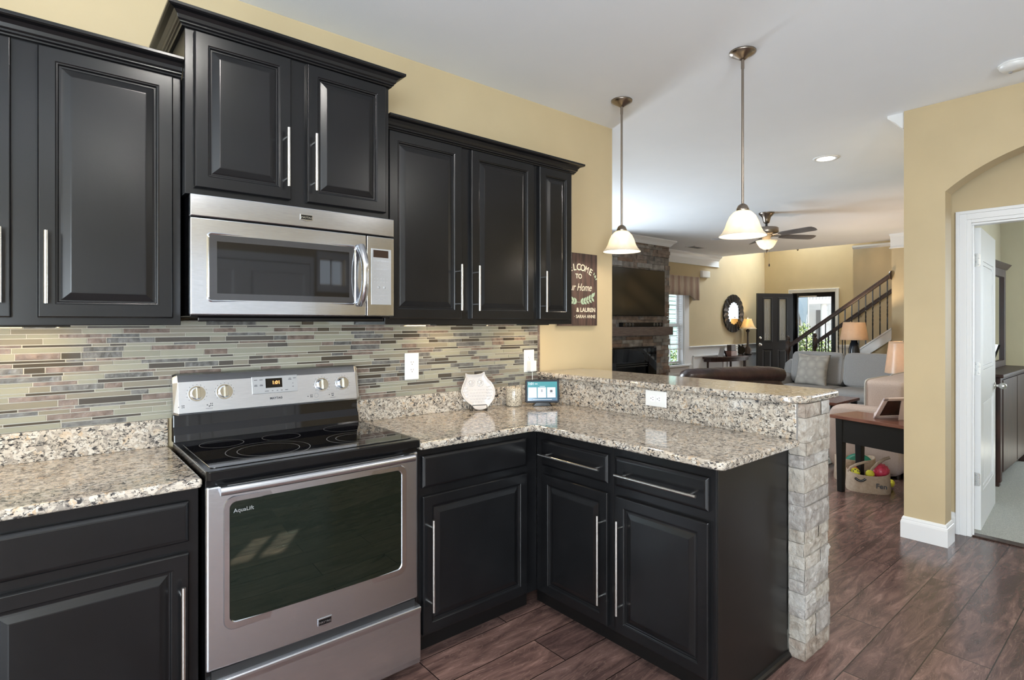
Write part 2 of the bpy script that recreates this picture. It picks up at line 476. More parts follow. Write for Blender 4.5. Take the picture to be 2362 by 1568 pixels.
# ------------------------------------------------------------------ mesh builder
class MB:
    def __init__(s):
        s.v, s.f, s.m, s.sm = [], [], [], []

    def add(s, vs, fs, mi=0, smooth=False):
        k = len(s.v)
        s.v += [tuple(p) for p in vs]
        for f in fs:
            s.f.append(tuple(i + k for i in f))
            s.m.append(mi)
            s.sm.append(smooth)
        return s

    def box(s, x0, x1, y0, y1, z0, z1, mi=0):
        x0, x1 = min(x0, x1), max(x0, x1)
        y0, y1 = min(y0, y1), max(y0, y1)
        z0, z1 = min(z0, z1), max(z0, z1)
        v = [(x0, y0, z0), (x1, y0, z0), (x1, y1, z0), (x0, y1, z0), (x0, y0, z1), (x1, y0, z1), (x1, y1, z1), (x0, y1, z1)]
        return s.add(v, [(0, 3, 2, 1), (4, 5, 6, 7), (0, 1, 5, 4), (1, 2, 6, 5), (2, 3, 7, 6), (3, 0, 4, 7)], mi)

    def obox(s, c, h, ax, mi=0):
        """box with centre c, half sizes h, axes ax (three vectors)"""
        c = Vector(c)
        a = [Vector(q).normalized() for q in ax]
        v = [c + a[0] * h[0] * i + a[1] * h[1] * j + a[2] * h[2] * k for k in (-1, 1) for (i, j) in ((-1, -1), (1, -1), (1, 1), (-1, 1))]
        return s.add(v, [(0, 3, 2, 1), (4, 5, 6, 7), (0, 1, 5, 4), (1, 2, 6, 5), (2, 3, 7, 6), (3, 0, 4, 7)], mi)

    def cyl(s, p0, p1, r0, r1=None, n=16, mi=0, caps=True):
        r1 = r0 if r1 is None else r1
        p0, p1 = Vector(p0), Vector(p1)
        d = (p1 - p0).normalized()
        u = d.orthogonal().normalized()
        w = d.cross(u)
        vs = []
        for p, r in ((p0, r0), (p1, r1)):
            for k in range(n):
                a = 2 * PI * k / n
                vs.append(p + (u * math.cos(a) + w * math.sin(a)) * r)
        s.add(vs, [(k, (k + 1) % n, n + (k + 1) % n, n + k) for k in range(n)], mi, True)
        if caps:
            s.add(vs[:n], [tuple(range(n))[::-1]], mi)
            s.add(vs[n:], [tuple(range(n))], mi)
        return s

    def tube(s, pts, r, n=8, closed=False, mi=0):
        pts = [Vector(p) for p in pts]
        L = len(pts)
        vs = []
        for i, p in enumerate(pts):
            a = pts[(i - 1) % L] if (closed or i > 0) else pts[0]
            b = pts[(i + 1) % L] if (closed or i < L - 1) else pts[-1]
            d = (b - a).normalized()
            u = d.cross(Vector((0.123, 0.31, 0.94))).normalized()
            w = d.cross(u)
            rr = r[i] if isinstance(r, (list, tuple)) else r
            for k in range(n):
                t = 2 * PI * k / n
                vs.append(p + (u * math.cos(t) + w * math.sin(t)) * rr)
        fs = []
        for i in range(L if closed else L - 1):
            j = (i + 1) % L
            for k in range(n):
                fs.append((i * n + k, i * n + (k + 1) % n, j * n + (k + 1) % n, j * n + k))
        s.add(vs, fs, mi, True)
        if not closed:
            s.add(vs[:n], [tuple(range(n))[::-1]], mi)
            s.add(vs[-n:], [tuple(range(n))], mi)
        return s

    def lathe(s, prof, c=(0, 0, 0), n=32, mi=0, axis='z', smooth=True):
        vs = []
        for r, z in prof:
            for k in range(n):
                a = 2 * PI * k / n
                x, y = r * math.cos(a), r * math.sin(a)
                p = (x, y, z) if axis == 'z' else ((x, z, y) if axis == 'y' else (z, x, y))
                vs.append((c[0] + p[0], c[1] + p[1], c[2] + p[2]))
        fs = []
        for i in range(len(prof) - 1):
            for k in range(n):
                fs.append((i * n + k, i * n + (k + 1) % n, (i + 1) * n + (k + 1) % n, (i + 1) * n + k))
        s.add(vs, fs, mi, smooth)
        if prof[0][0] > 1e-6:
            s.add(vs[:n], [tuple(range(n))[::-1]], mi)
        if prof[-1][0] > 1e-6:
            s.add(vs[-n:], [tuple(range(n))], mi)
        return s

    def prism(s, poly, a0, a1, axis='z', mi=0):
        """polygon extruded: axis z -> (x,y), axis y -> (x,z), axis x -> (y,z)"""
        f = {'z': lambda p, a: (p[0], p[1], a), 'y': lambda p, a: (p[0], a, p[1]), 'x': lambda p, a: (a, p[0], p[1])}[axis]
        n = len(poly)
        vs = [f(p, a0) for p in poly] + [f(p, a1) for p in poly]
        fs = [tuple(range(n))[::-1], tuple(range(n, 2 * n))] + [(k, (k + 1) % n, n + (k + 1) % n, n + k) for k in range(n)]
        return s.add(vs, fs, mi)

    def sweep(s, prof, path, closed=False, mi=0):
        """prof: (out, z) list, carried along an xy path with mitred corners; out is to the right of the path"""
        L = len(path)
        P = [Vector(p) for p in path]
        n = len(prof)
        vs = []
        for i in range(L):
            nr = []
            if closed or i > 0:
                d = (P[i] - P[(i - 1) % L]).normalized()
                nr.append(Vector((d.y, -d.x)))
            if closed or i < L - 1:
                d = (P[(i + 1) % L] - P[i]).normalized()
                nr.append(Vector((d.y, -d.x)))
            if len(nr) == 2:
                q = nr[0] + nr[1]
                q = q / (1 + nr[0].dot(nr[1]))
            else:
                q = nr[0]
            for o_, z in prof:
                vs.append((P[i].x + q.x * o_, P[i].y + q.y * o_, z))
        fs = []
        for i in range(L if closed else L - 1):
            j = (i + 1) % L
            for k in range(n):
                fs.append((i * n + k, j * n + k, j * n + (k + 1) % n, i * n + (k + 1) % n))
        s.add(vs, fs, mi)
        if not closed:
            s.add(vs[:n], [tuple(range(n))[::-1]], mi)
            s.add(vs[-n:], [tuple(range(n))], mi)
        return s

    def panel(s, fr, x0, x1, z0, z1, prof, mi=0):
        """nested rectangles: prof = (inset, out) from the back edge to the middle of the face; fr = (origin, xdir, outdir)"""
        o, xd, od = fr
        vs = []
        for i, d in prof:
            for (x, z) in ((x0 + i, z0 + i), (x1 - i, z0 + i), (x1 - i, z1 - i), (x0 + i, z1 - i)):
                vs.append((o[0] + xd[0] * x + od[0] * d, o[1] + xd[1] * x + od[1] * d, o[2] + z))
        fs = [(0, 3, 2, 1)]
        for k in range(len(prof) - 1):
            for j in range(4):
                fs.append((4 * k + j, 4 * k + (j + 1) % 4, 4 * k + 4 + (j + 1) % 4, 4 * k + 4 + j))
        k = 4 * (len(prof) - 1)
        fs.append((k, k + 1, k + 2, k + 3))
        return s.add(vs, fs, mi)

    def blob(s, c, h, k=5.0, n=10, ax=None, mi=0):
        """rounded box: centre, half sizes, roundness exponent"""
        ax = ax or ((1, 0, 0), (0, 1, 0), (0, 0, 1))
        a = [Vector(q).normalized() for q in ax]
        c = Vector(c)
        for dim in range(3):
            for sg in (-1, 1):
                vs = []
                for i in range(n + 1):
                    for j in range(n + 1):
                        p = [0, 0, 0]
                        p[dim] = sg
                        p[(dim + 1) % 3] = (-1 + 2 * i / n)
                        p[(dim + 2) % 3] = (-1 + 2 * j / n) * sg
                        q = (abs(p[0]) ** k + abs(p[1]) ** k + abs(p[2]) ** k) ** (1 / k)
                        vs.append(c + a[0] * h[0] * p[0] / q + a[1] * h[1] * p[1] / q + a[2] * h[2] * p[2] / q)
                fs = [(i * (n + 1) + j, (i + 1) * (n + 1) + j, (i + 1) * (n + 1) + j + 1, i * (n + 1) + j + 1) for i in range(n) for j in range(n)]
                s.add(vs, fs, mi, True)
        return s

    def xf(s, mtx):
        s.v = [tuple(mtx @ Vector(p)) for p in s.v]
        return s

    def build(s, name, mats, parent=None, bevel=0.0, weld=False, seg=2):
        if not isinstance(mats, (list, tuple)):
            mats = [mats]
        off = Vector((0, 0, 0))
        if parent is not None:
            r = parent
            while r.parent:
                r = r.parent
            if r.name not in LOCAL:
                off = r.location
        me = bpy.data.meshes.new(name)
        me.from_pydata([(p[0] - off.x, p[1] - off.y, p[2] - off.z) for p in s.v], [], s.f)
        for m_ in mats:
            me.materials.append(m_)
        me.polygons.foreach_set('material_index', s.m)
        me.polygons.foreach_set('use_smooth', s.sm)
        me.update()
        import bmesh
        bm = bmesh.new()
        bm.from_mesh(me)
        if weld:
            bmesh.ops.remove_doubles(bm, verts=bm.verts, dist=1e-5)
        bmesh.ops.recalc_face_normals(bm, faces=bm.faces)
        bm.to_mesh(me)
        bm.free()
        o = bpy.data.objects.new(name, me)
        COL.objects.link(o)
        if parent is not None:
            o.parent = parent
        if bevel:
            b = o.modifiers.new('bevel', 'BEVEL')
            b.width = bevel
            b.segments = seg
            b.limit_method = 'ANGLE'
            b.angle_limit = math.radians(40)
        return o


LOCAL = set()


def thing(name, label, cat, loc, rz=0.0, group=None, local=False):
    o = bpy.data.objects.new(name, None)
    COL.objects.link(o)
    o.location = loc
    o.rotation_euler = (0, 0, rz)
    o.empty_display_size = 0.1
    if local or rz:
        LOCAL.add(o.name)
    return tag(o, label, cat, group)


def tag(o, label, cat, group=None, kind=None):
    o['label'] = label
    o['category'] = cat
    if group:
        o['group'] = group
    if kind:
        o['kind'] = kind
    return o


def struct(name, mb, mats, label=None, parent=None, bevel=0.0):
    o = mb.build(name, mats, parent, bevel)
    o['kind'] = 'structure'
    if label:
        o['label'] = label
    return o


def sroot(name, loc, label, rz=0.0):
    o = bpy.data.objects.new(name, None)
    COL.objects.link(o)
    o.location = loc
    o.rotation_euler = (0, 0, rz)
    if rz:
        LOCAL.add(o.name)
    o['kind'] = 'structure'
    o['label'] = label
    return o


def dup(root, loc, label, rz=None):
    r = root.copy()
    COL.objects.link(r)
    r.location = loc
    if rz is not None:
        r.rotation_euler = (0, 0, rz)
    r['label'] = label
    for ch in list(root.children):
        c = ch.copy()
        COL.objects.link(c)
        c.parent = r
        for g in list(ch.children):
            d = g.copy()
            COL.objects.link(d)
            d.parent = c
    return r


def text(name, body, size, origin, xd, od, m, parent=None, bold=0.0, shear=0.0, sx=1.0, align='CENTER', rot=0.0, arc=None):
    """flat lettering standing on a surface: origin = middle of the baseline, xd = reading direction, od = outward"""
    cu = bpy.data.curves.new(name, 'FONT')
    cu.body = body
    cu.size = size
    cu.align_x = align
    cu.offset = bold
    cu.shear = shear
    cu.extrude = 0.0004
    o = bpy.data.objects.new(name, cu)
    COL.objects.link(o)
    dg = bpy.context.evaluated_depsgraph_get()
    me = bpy.data.meshes.new_from_object(o.evaluated_get(dg))
    bpy.data.objects.remove(o)
    xd = Vector(xd).normalized()
    od = Vector(od).normalized()
    up = od.cross(xd)
    r = None
    off = Vector((0, 0, 0))
    if parent is not None:
        r = parent
        while r.parent:
            r = r.parent
        if r.name not in LOCAL:
            off = r.location
    org = Vector(origin) - off
    cr, sr = math.cos(rot), math.sin(rot)
    for v in me.vertices:
        x, y, z = v.co.x * sx, v.co.y, v.co.z
        if arc:
            a = x / arc
            x, y = (arc + y) * math.sin(a), (arc + y) * math.cos(a) - arc
        x, y = x * cr - y * sr, x * sr + y * cr
        v.co = org + xd * x + up * y + od * (z + 0.0006)
    me.materials.clear()
    me.materials.append(m)
    ob = bpy.data.objects.new(name, me)
    COL.objects.link(ob)
    if parent is not None:
        ob.parent = parent
    return ob


def rounded(poly, radii, n=6):
    """xy polygon with its corners rounded"""
    out = []
    L = len(poly)
    for i in range(L):
        p = Vector(poly[i])
        r = radii[i]
        if r <= 0:
            out.append(tuple(p))
            continue
        a = (Vector(poly[i - 1]) - p).normalized()
        b = (Vector(poly[(i + 1) % L]) - p).normalized()
        th = a.angle(b)
        t = r / math.tan(th / 2)
        c = p + (a + b).normalized() * (r / math.sin(th / 2))
        s0, s1 = p + a * t, p + b * t
        for k in range(n + 1):
            q = s0.lerp(s1, k / n)
            out.append(tuple(c + (q - c).normalized() * r))
    return out

# ================================================================== the room shell
H = 2.77
struct('floor', MB().box(-2.9, 12.5, -5.3, 3.8, -0.12, 0.0), M['floor'], 'dark swirling wood plank floor')
struct('floor_bedroom', MB().box(4.262, 5.3, -5.7, -1.60, 0.0, 0.012).box(5.3, 8.6, -5.7, -1.22, 0.0, 0.012).box(4.262, 8.6, -5.8, -5.3, -0.1, 0.0), M['carpet'], 'pale ribbed bedroom carpet')
struct('trim_1', MB().box(4.20, 4.262, -2.60, -1.76, 0.0, 0.010), M['darkwood'], 'dark threshold strip at the bedroom doorway', bevel=0.003)
struct('ceiling', MB().box(-2.9, 10.33, -5.8, 3.8, H, H + 0.12).box(10.2, 12.5, -1.6, 3.8, 5.2, 5.3), M['ceil'], 'smooth pale ceiling')
struct('shade_storey', MB().box(-2.9, 10.2, -5.3, 3.8, H + 0.125, 6.0).box(10.2, 12.5, -1.6, 3.8, 5.31, 6.0), M['wall'], 'unseen upper storey block added to cast shade outside')  # unseen block over the ceiling, added to shade the teal house
struct('wall_kitchen', MB().box(-2.8, 2.68, 0.0, 0.12, 0, H).box(2.56, 2.68, 0.12, 3.66, 0, H), M['wall'], 'tan kitchen wall')
struct('wall_left', MB().box(-2.9, -2.78, -4.3, 0.12, 2.12, H).box(-2.9, -2.78, -2.5, 0.12, 0, 2.12).box(-2.9, -2.78, -5.3, -4.3, 0, H), M['wall'], 'tan wall left of the kitchen')


def wall_x(mb, x0, x1, z1, holes, y0, y1):
    """wall along x with rectangular holes (x0,x1,z0,z1)"""
    xs = sorted(holes)
    x = x0
    for a, b, c, d in xs:
        mb.box(x, a, y0, y1, 0, z1)
        if c > 0:
            mb.box(a, b, y0, y1, 0, c)
        mb.box(a, b, y0, y1, d, z1)
        x = b
    mb.box(x, x1, y0, y1, 0, z1)
    return mb


struct('wall_back', wall_x(MB(), -2.8, 4.0, H, [(-2.5, -1.2, 0.9, 2.1), (2.33, 2.80, 1.86, 2.2)], -5.3, -5.18), M['wall'], 'tan wall behind the camera')
fw = wall_x(MB(), 2.56, 10.33, H, [(3.7, 4.9, 0.6, 2.15), (8.15, 9.07, 0.585, 2.15)], 3.66, 3.80)
fw.box(10.33, 12.5, 3.66, 3.80, 0, 5.2)
struct('wall_fireplace', fw, M['wall'], 'tan wall with the fireplace and window')
dw = MB()
dw.prism([(-1.5, 0), (2.119, 0), (2.119, 2.05), (3.013, 2.05), (3.013, 0), (3.8, 0), (3.8, 5.2), (-1.5, 5.2)], 12.35, 12.5, 'x')
struct('wall_foyer', dw, M['wall'], 'tan two-storey wall around the front door')
struct('wall_header', MB().box(10.23, 10.33, -1.6, 3.8, H + 0.12, 5.2), M['wall'])
struct('wall_stair', MB().box(10.65, 10.75, -1.12, 1.18, 0, 5.2).box(10.75, 12.35, -1.6, -1.5, 0, 5.2), M['wall'], 'tan wall behind the stair handrail')
us = MB().box(9.6, 9.7, -1.22, 0.266, 0, H)
us.prism([(0.266, 0), (2.03, 0), (0.266, 1.29)], 9.62, 9.68, 'x')
struct('wall_stair_front', us, M['wall'], 'tan wall that closes the staircase')
arch = [(-1.69, 0), (-1.69, 2.21)]
for k in range(1, 32):
    y = -1.69 - 1.32 * (1 - math.cos(PI * k / 32)) / 2
    arch.append((y, 1.411 + math.sqrt(1.0363 ** 2 - (y + 2.35) ** 2)))
arch += [(-3.01, 2.21), (-3.01, 0)]
poly = [(-1.468, 0)] + arch + [(-5.3, 0), (-5.3, H), (-1.468, H)]
struct('wall_arch', MB().prism(poly, 3.858, 4.0, 'x'), M['wall'], 'tan wall with an arched opening to the bedroom')
dwall = MB().prism([(-1.6, 0), (-1.744, 0), (-1.744, 2.044), (-2.616, 2.044), (-2.616, 0), (-3.2, 0), (-3.2, H), (-1.6, H)], 4.19, 4.25, 'x')
dwall.box(4.0, 4.25, -1.6, -1.468, 0, H).box(4.0, 4.25, -3.2, -3.1, 0, H)
struct('wall_hall', dwall, M['wall'], 'tan hall wall around the bedroom door')
struct('wall_living', MB().box(4.25, 5.2, -1.55, -1.468, 0, H).box(5.2, 5.25, -1.55, -1.12, 0, H).box(5.25, 9.6, -1.17, -1.12, 0, H), M['wall'], 'tan wall behind the loveseat')
bw = MB().prism([(-1.6, 0), (-1.744, 0), (-1.744, 2.044), (-2.616, 2.044), (-2.616, 0), (-5.7, 0), (-5.7, H), (-1.6, H)], 4.25, 4.262, 'x')
bw.box(4.262, 5.3, -1.6, -1.55, 0, H).box(5.25, 5.3, -1.55, -1.22, 0, H).box(5.3, 8.6, -1.22, -1.17, 0, H).prism([(-5.7, 0), (-5.7, H), (-4.45, H), (-4.45, 0.8), (-2.95, 0.8), (-2.95, 2.2), (-4.45, 2.2), (-4.45, H), (-1.22, H), (-1.22, 0)], 8.5, 8.6, 'x')
wall_x(bw, 4.262, 8.5, H, [], -5.8, -5.7)
struct('wall_bedroom', bw, M['bedwall'], 'sage painted bedroom walls')

# window and patio door frames behind the camera
for nm, (a, b, c, d), nx, nz in (('window_3', (-2.5, -1.2, 0.9, 2.1), 2, 2), ('window_5', (2.33, 2.80, 1.86, 2.2), 2, 1)):
    w = MB()
    w.box(a - 0.08, a, -5.18, -5.16, c - 0.08, d + 0.08).box(b, b + 0.08, -5.18, -5.16, c - 0.08, d + 0.08)
    w.box(a, b, -5.18, -5.16, d, d + 0.08).box(a, b, -5.18, -5.15, c - 0.08, c)
    for k in range(nx + 1):
        x = a + (b - a) * k / nx
        w.box(x - 0.02, x + 0.02, -5.27, -5.23, c, d)
    for k in range(nz + 1):
        z = c + (d - c) * k / nz
        w.box(a, b, -5.27, -5.23, z - 0.02, z + 0.02)
    struct(nm, w, M['trim'])
dd = sroot('white_reflector_door', (1.6, -5.18, 0.0), 'white double door added behind the camera for the steel to reflect')  # white leaves added so the stainless fronts reflect something neutral
for xa in (-0.05, 1.05):
    MB().panel(((0, -5.18, 0), (1, 0, 0), (0, 1, 0)), xa, xa + 1.09, 0.01, 2.10, [(0, 0), (0, 0.03), (0.004, 0.034), (0.11, 0.034), (0.125, 0.024), (0.16, 0.024)]).build('leaf', M['trim'], dd)
MB().box(-0.15, -0.06, -5.18, -5.155, 0, 2.2).box(2.15, 2.21, -5.18, -5.155, 0, 2.2).box(-0.06, 2.15, -5.18, -5.155, 2.11, 2.2).build('casing', M['trim'], dd, 0.003)
w = MB()
for y in (-4.3, -3.4, -2.5):
    w.box(-2.87, -2.83, y - 0.04, y + 0.04, 0, 2.12)
w.box(-2.87, -2.83, -4.3, -2.5, 2.06, 2.12).box(-2.87, -2.83, -4.3, -2.5, 0, 0.08)
struct('window_4', w, M['trim'])
w = MB()
for x in (3.7, 4.3, 4.9):
    w.box(x - 0.03, x + 0.03, 3.70, 3.74, 0.6, 2.15)
w.box(3.7, 4.9, 3.70, 3.74, 1.34, 1.40).box(3.62, 4.98, 3.64, 3.66, 0.52, 0.6).box(3.62, 4.98, 3.64, 3.66, 2.15, 2.23)
struct('fill_window', w, M['trim'])  # unseen window added to go with the living room fill

# baseboards and casings
BB = [(0, 0), (0.016, 0), (0.016, 0.100), (0.013, 0.112), (0.010, 0.116), (0.010, 0.124), (0.006, 0.134), (0, 0.137)]
struct('baseboard_arch', MB().sweep(BB, [(5.2, -1.468), (3.858, -1.468), (3.858, -1.69), (4.0, -1.69), (4.0, -1.6), (4.19, -1.6), (4.19, -1.677)]), M['trim'], 'white moulded baseboard around the arch pier')
struct('baseboard_living', MB().sweep(BB, [(9.6, -1.12), (5.2, -1.12)]), M['trim'])
struct('baseboard_stair', MB().sweep(BB, [(9.6, 0.266), (9.6, -1.12)]).sweep(BB, [(9.62, 1.95), (9.62, 0.266)]), M['trim'])
struct('baseboard_bedroom', MB().sweep(BB, [(5.3, -1.22), (8.5, -1.22)]), M['trim'])
struct('baseboard_kitchen', MB().sweep(BB, [(2.68, 0.0), (2.23, 0.0)][::-1]), M['trim'])


def casing(mb, x, sgn, ya, yb, z, w=0.08, t=0.018):
    """stepped casing around an opening in an x wall; sgn = side the face looks at"""
    for (i0, i1, d) in ((0.0, 0.022, 0.010), (0.022, 0.060, 0.016), (0.060, w, t + 0.004)):
        mb.box(x, x + sgn * d, ya + i0, ya + i1, 0, z + i1)
        mb.box(x, x + sgn * d, yb - i1, yb - i0, 0, z + i1)
        mb.box(x, x + sgn * d, yb - i0, ya + i0, z + i0, z + i1)
    return mb


cs = casing(MB(), 4.19, -1, -1.757, -2.603, 2.043)
cs.box(4.192, 4.262, -1.759, -1.745, 0, 2.043).box(4.192, 4.262, -2.615, -2.601, 0, 2.043).box(4.192, 4.262, -2.601, -1.759, 2.029, 2.043)
cs.box(4.205, 4.222, -1.767, -1.759, 0, 2.029)
struct('trim_2', cs, M['trim'], 'white moulded casing of the bedroom doorway', bevel=0.002)
cs = casing(MB(), 12.35, -1, 3.02, 2.112, 2.052, 0.075)
struct('trim_3', cs, M['trim'], 'white casing around the front doorway', bevel=0.003)

# crown mouldings with frieze boards in the living room
CR = [(0, H), (0.10, H), (0.10, H - 0.018), (0.085, H - 0.03), (0.055, H - 0.055), (0.03, H - 0.085), (0.016, H - 0.10), (0.016, H - 0.205), (0.028, H - 0.212), (0.028, H - 0.226), (0, H - 0.226)]
CR1 = CR[:7] + [(0, H - 0.10)]
struct('trim_4', MB().sweep(CR, [(7.64, 3.66), (10.33, 3.66)]), M['trim'], 'white crown moulding over the mirror wall')
struct('trim_5', MB().sweep(CR1, [(5.6, 3.66), (5.6, 3.0), (7.64, 3.0), (7.64, 3.66)]), M['trim'], 'white crown moulding around the chimney breast')
struct('trim_6', MB().sweep([(0, H), (0.030, H), (0.024, H - 0.03), (0.016, H - 0.05), (0.016, H - 0.205), (0.028, H - 0.212), (0.028, H - 0.226), (0, H - 0.226)], [(9.6, -1.12), (9.6, 0.266), (9.7, 0.266)][::-1]), M['trim'], 'white crown moulding on the stair wall')
struct('trim_7', MB().sweep(CR1, [(5.2, -1.468), (3.876, -1.468)]), M['trim'], 'white crown moulding behind the arch pier')
struct('trim_8', MB().sweep(CR1, [(8.5, -1.22), (8.5, -5.7)]).sweep(CR1, [(5.3, -1.22), (8.5, -1.22)]), M['trim'], 'white crown moulding in the bedroom')
struct('trim_9', MB().sweep([(0, H), (0.05, H), (0.05, H - 0.03), (0, H - 0.06)], [(10.65, 1.18), (10.65, -1.1)]), M['trim'])

# wainscot: chair rail, panel mouldings, apron under the window
wa = MB()
wa.box(9.233, 12.35, 3.648, 3.66, 0, 0.87).box(7.64, 9.233, 3.648, 3.66, 0, 0.53)
wa.sweep([(0, 0.87), (0.014, 0.87), (0.024, 0.895), (0.038, 0.910), (0.038, 0.925), (0, 0.930)], [(9.233, 3.66), (12.35, 3.66), (12.35, 3.10)])
wa.box(12.338, 12.35, 3.10, 3.66, 0, 0.87).box(12.338, 12.35, 1.60, 2.03, 0, 0.87)
wa.box(12.31, 12.35, 1.60, 2.03, 0.87, 0.93)
for a, b, z0, z1 in ((9.36, 10.52, 0.22, 0.74), (10.66, 12.2, 0.22, 0.74), (7.80, 9.10, 0.16, 0.42)):
    for q in (((a, z0), (b, z0 + 0.03)), ((a, z1 - 0.03), (b, z1)), ((a, z0), (a + 0.03, z1)), ((b - 0.03, z0), (b, z1))):
        wa.box(q[0][0], q[1][0], 3.632, 3.648, q[0][1], q[1][1])
wa.sweep(BB, [(7.64, 3.648), (12.338, 3.648), (12.338, 3.10)])
struct('trim_10', wa, M['trim'], 'white panelled wainscot with chair rail', bevel=0.003)

# living room window beside the fireplace
wn = sroot('window_1', (8.6, 3.66, 0.585), 'tall white window beside the stone fireplace')
f = MB()
f.box(9.07, 9.23, 3.64, 3.66, 0.55, 2.23).box(7.99, 8.15, 3.64, 3.66, 0.55, 2.23).box(7.99, 9.23, 3.64, 3.66, 2.15, 2.23)
f.box(9.05, 9.07, 3.66, 3.80, 0.585, 2.15).box(8.15, 8.17, 3.66, 3.80, 0.585, 2.15)
f.build('casing', M['trim'], wn, 0.004)
MB().box(7.95, 9.27, 3.59, 3.80, 0.548, 0.585).build('sill', M['trim'], wn, 0.005)
for z0, z1, y in ((0.60, 1.36, 3.735), (1.33, 2.14, 3.765)):
    f = MB()
    f.box(8.17, 8.22, y, y + 0.03, z0, z1).box(9.0, 9.05, y, y + 0.03, z0, z1).box(8.22, 9.0, y, y + 0.03, z0, z0 + 0.045).box(8.22, 9.0, y, y + 0.03, z1 - 0.045, z1)
    for k in (1, 2):
        x = 8.22 + 0.78 * k / 3
        f.box(x - 0.009, x + 0.009, y + 0.006, y + 0.024, z0, z1)
    f.box(8.22, 9.0, y + 0.006, y + 0.024, (z0 + z1) / 2 - 0.009, (z0 + z1) / 2 + 0.009)
    sh = f.build('sash', M['trim'], wn, 0.002)
    MB().box(8.22, 9.0, y + 0.012, y + 0.016, z0 + 0.045, z1 - 0.045).build('pane', M['glass'], sh)
bl = thing('window_blind', 'open white slatted blind inside the window by the fireplace', 'blind', (8.6, 3.70, 2.14))
b = MB()
for k in range(26):
    z = 0.92 + k * 0.046
    b.obox((8.61, 3.705, z), (0.425, 0.018, 0.0012), ((1, 0, 0), (0, 1, 0.12), (0, -0.12, 1)))
b.build('slats', M['white'], bl)
c = MB()
for x in (8.33, 8.61, 8.88):
    c.cyl((x, 3.69, 0.90), (x, 3.69, 2.12), 0.003, n=6)
c.build('cord', M['white'], bl)
MB().box(8.18, 9.04, 3.68, 3.73, 2.10, 2.14).build('head_rail', M['white'], bl, 0.003)
MB().box(8.18, 9.04, 3.69, 3.72, 0.875, 0.893).build('bottom_rail', M['white'], bl, 0.003)

va = MB()
nx_ = 90
front, top = [], []
for i in range(nx_ + 1):
    u = i / nx_
    x = 7.98 + (9.37 - 7.98) * u
    w_ = abs(u - 0.5) * 2
    zb = 1.915 if w_ < 0.55 else 1.915 - 0.085 * math.sin((w_ - 0.55) / 0.45 * PI / 2)
    y = 3.50 + 0.010 * math.sin(u * 2 * PI * 22)
    front.append((x, y, zb))
    top.append((x, y, 2.28))
n = nx_ + 1
vs = front + top + [(p[0], p[1] + 0.008, p[2]) for p in front] + [(p[0], p[1] + 0.008, p[2]) for p in top]
fs = []
for i in range(nx_):
    fs += [(i, i + 1, n + i + 1, n + i), (2 * n + i, 3 * n + i, 3 * n + i + 1, 2 * n + i + 1), (i, 2 * n + i, 2 * n + i + 1, i + 1), (n + i, n + i + 1, 3 * n + i + 1, 3 * n + i)]
va.add(vs, fs, 0, True)
va.box(9.36, 9.372, 3.50, 3.655, 1.83, 2.28).box(7.978, 7.99, 3.50, 3.655, 1.83, 2.28).box(7.978, 9.372, 3.50, 3.655, 2.272, 2.284)
o = va.build('valance', M['striped'])
tag(o, 'striped fabric valance with arched lower edge over the window', 'valance')

# ================================================================== kitchen cabinets
DOOR = [(0, 0), (0, 0.016), (0.003, 0.020), (0.041, 0.020), (0.044, 0.0175), (0.048, 0.0170), (0.050, 0.0105), (0.055, 0.0105), (0.060, 0.0125), (0.078, 0.0185), (0.081, 0.0188)]
DRAW = [(0, 0), (0, 0.013), (0.004, 0.016), (0.010, 0.0195), (0.014, 0.020)]
BACK = ((1, 0, 0), (0, -1, 0))     # fronts that look towards -y
SIDE = ((0, -1, 0), (-1, 0, 0))    # fronts that look towards -x


def handle(parent, fr, x, z, length, vertical, d0=0.020):
    o, xd, od = fr
    def P(a, zz, d):
        return (o[0] + xd[0] * a + od[0] * d, o[1] + xd[1] * a + od[1] * d, o[2] + zz)
    m = MB()
    h = length / 2
    e = h - min(0.032, length * 0.16)
    D = d0 + 0.032
    if vertical:
        m.cyl(P(x, z - h, D), P(x, z + h, D), 0.0062, n=14)
        for s_ in (-1, 1):
            m.cyl(P(x, z + s_ * e, d0 - 0.001), P(x, z + s_ * e, D), 0.0048, n=10)
    else:
        m.cyl(P(x - h, z, D), P(x + h, z, D), 0.0062, n=14)
        for s_ in (-1, 1):
            m.cyl(P(x + s_ * e, z, d0 - 0.001), P(x + s_ * e, z, D), 0.0048, n=10)
    return m.build('handle', M['nickel'], parent, 0.001)


def fronts(root, fr, doors, drawers):
    for (x0, x1, z0, z1, hd) in doors:
        p = MB().panel(fr, x0, x1, z0, z1, DOOR).build('door', M['cab'], root, 0.0012)
        if hd:
            handle(p, fr, hd[0], hd[1], hd[2], True)
    for (x0, x1, z0, z1, hd) in drawers:
        p = MB().panel(fr, x0, x1, z0, z1, DRAW).build('drawer', M['cab'], root, 0.0012)
        if hd:
            handle(p, fr, hd[0], hd[1], hd[2], False)


GU = 'black wall cabinets on the kitchen wall'
GB = 'black base cabinets under the granite'
CROWN = [(0.0, 0.0), (0.010, 0.0), (0.012, 0.006), (0.018, 0.009), (0.018, 0.014), (0.024, 0.018), (0.027, 0.030), (0.036, 0.040), (0.050, 0.044), (0.056, 0.048), (0.056, 0.058), (0.0, 0.058)]


def crown(root, z, path):
    MB().sweep([(o_ , z + h_) for o_, h_ in CROWN], path).build('crown_moulding', M['cab'], root, 0.0012)


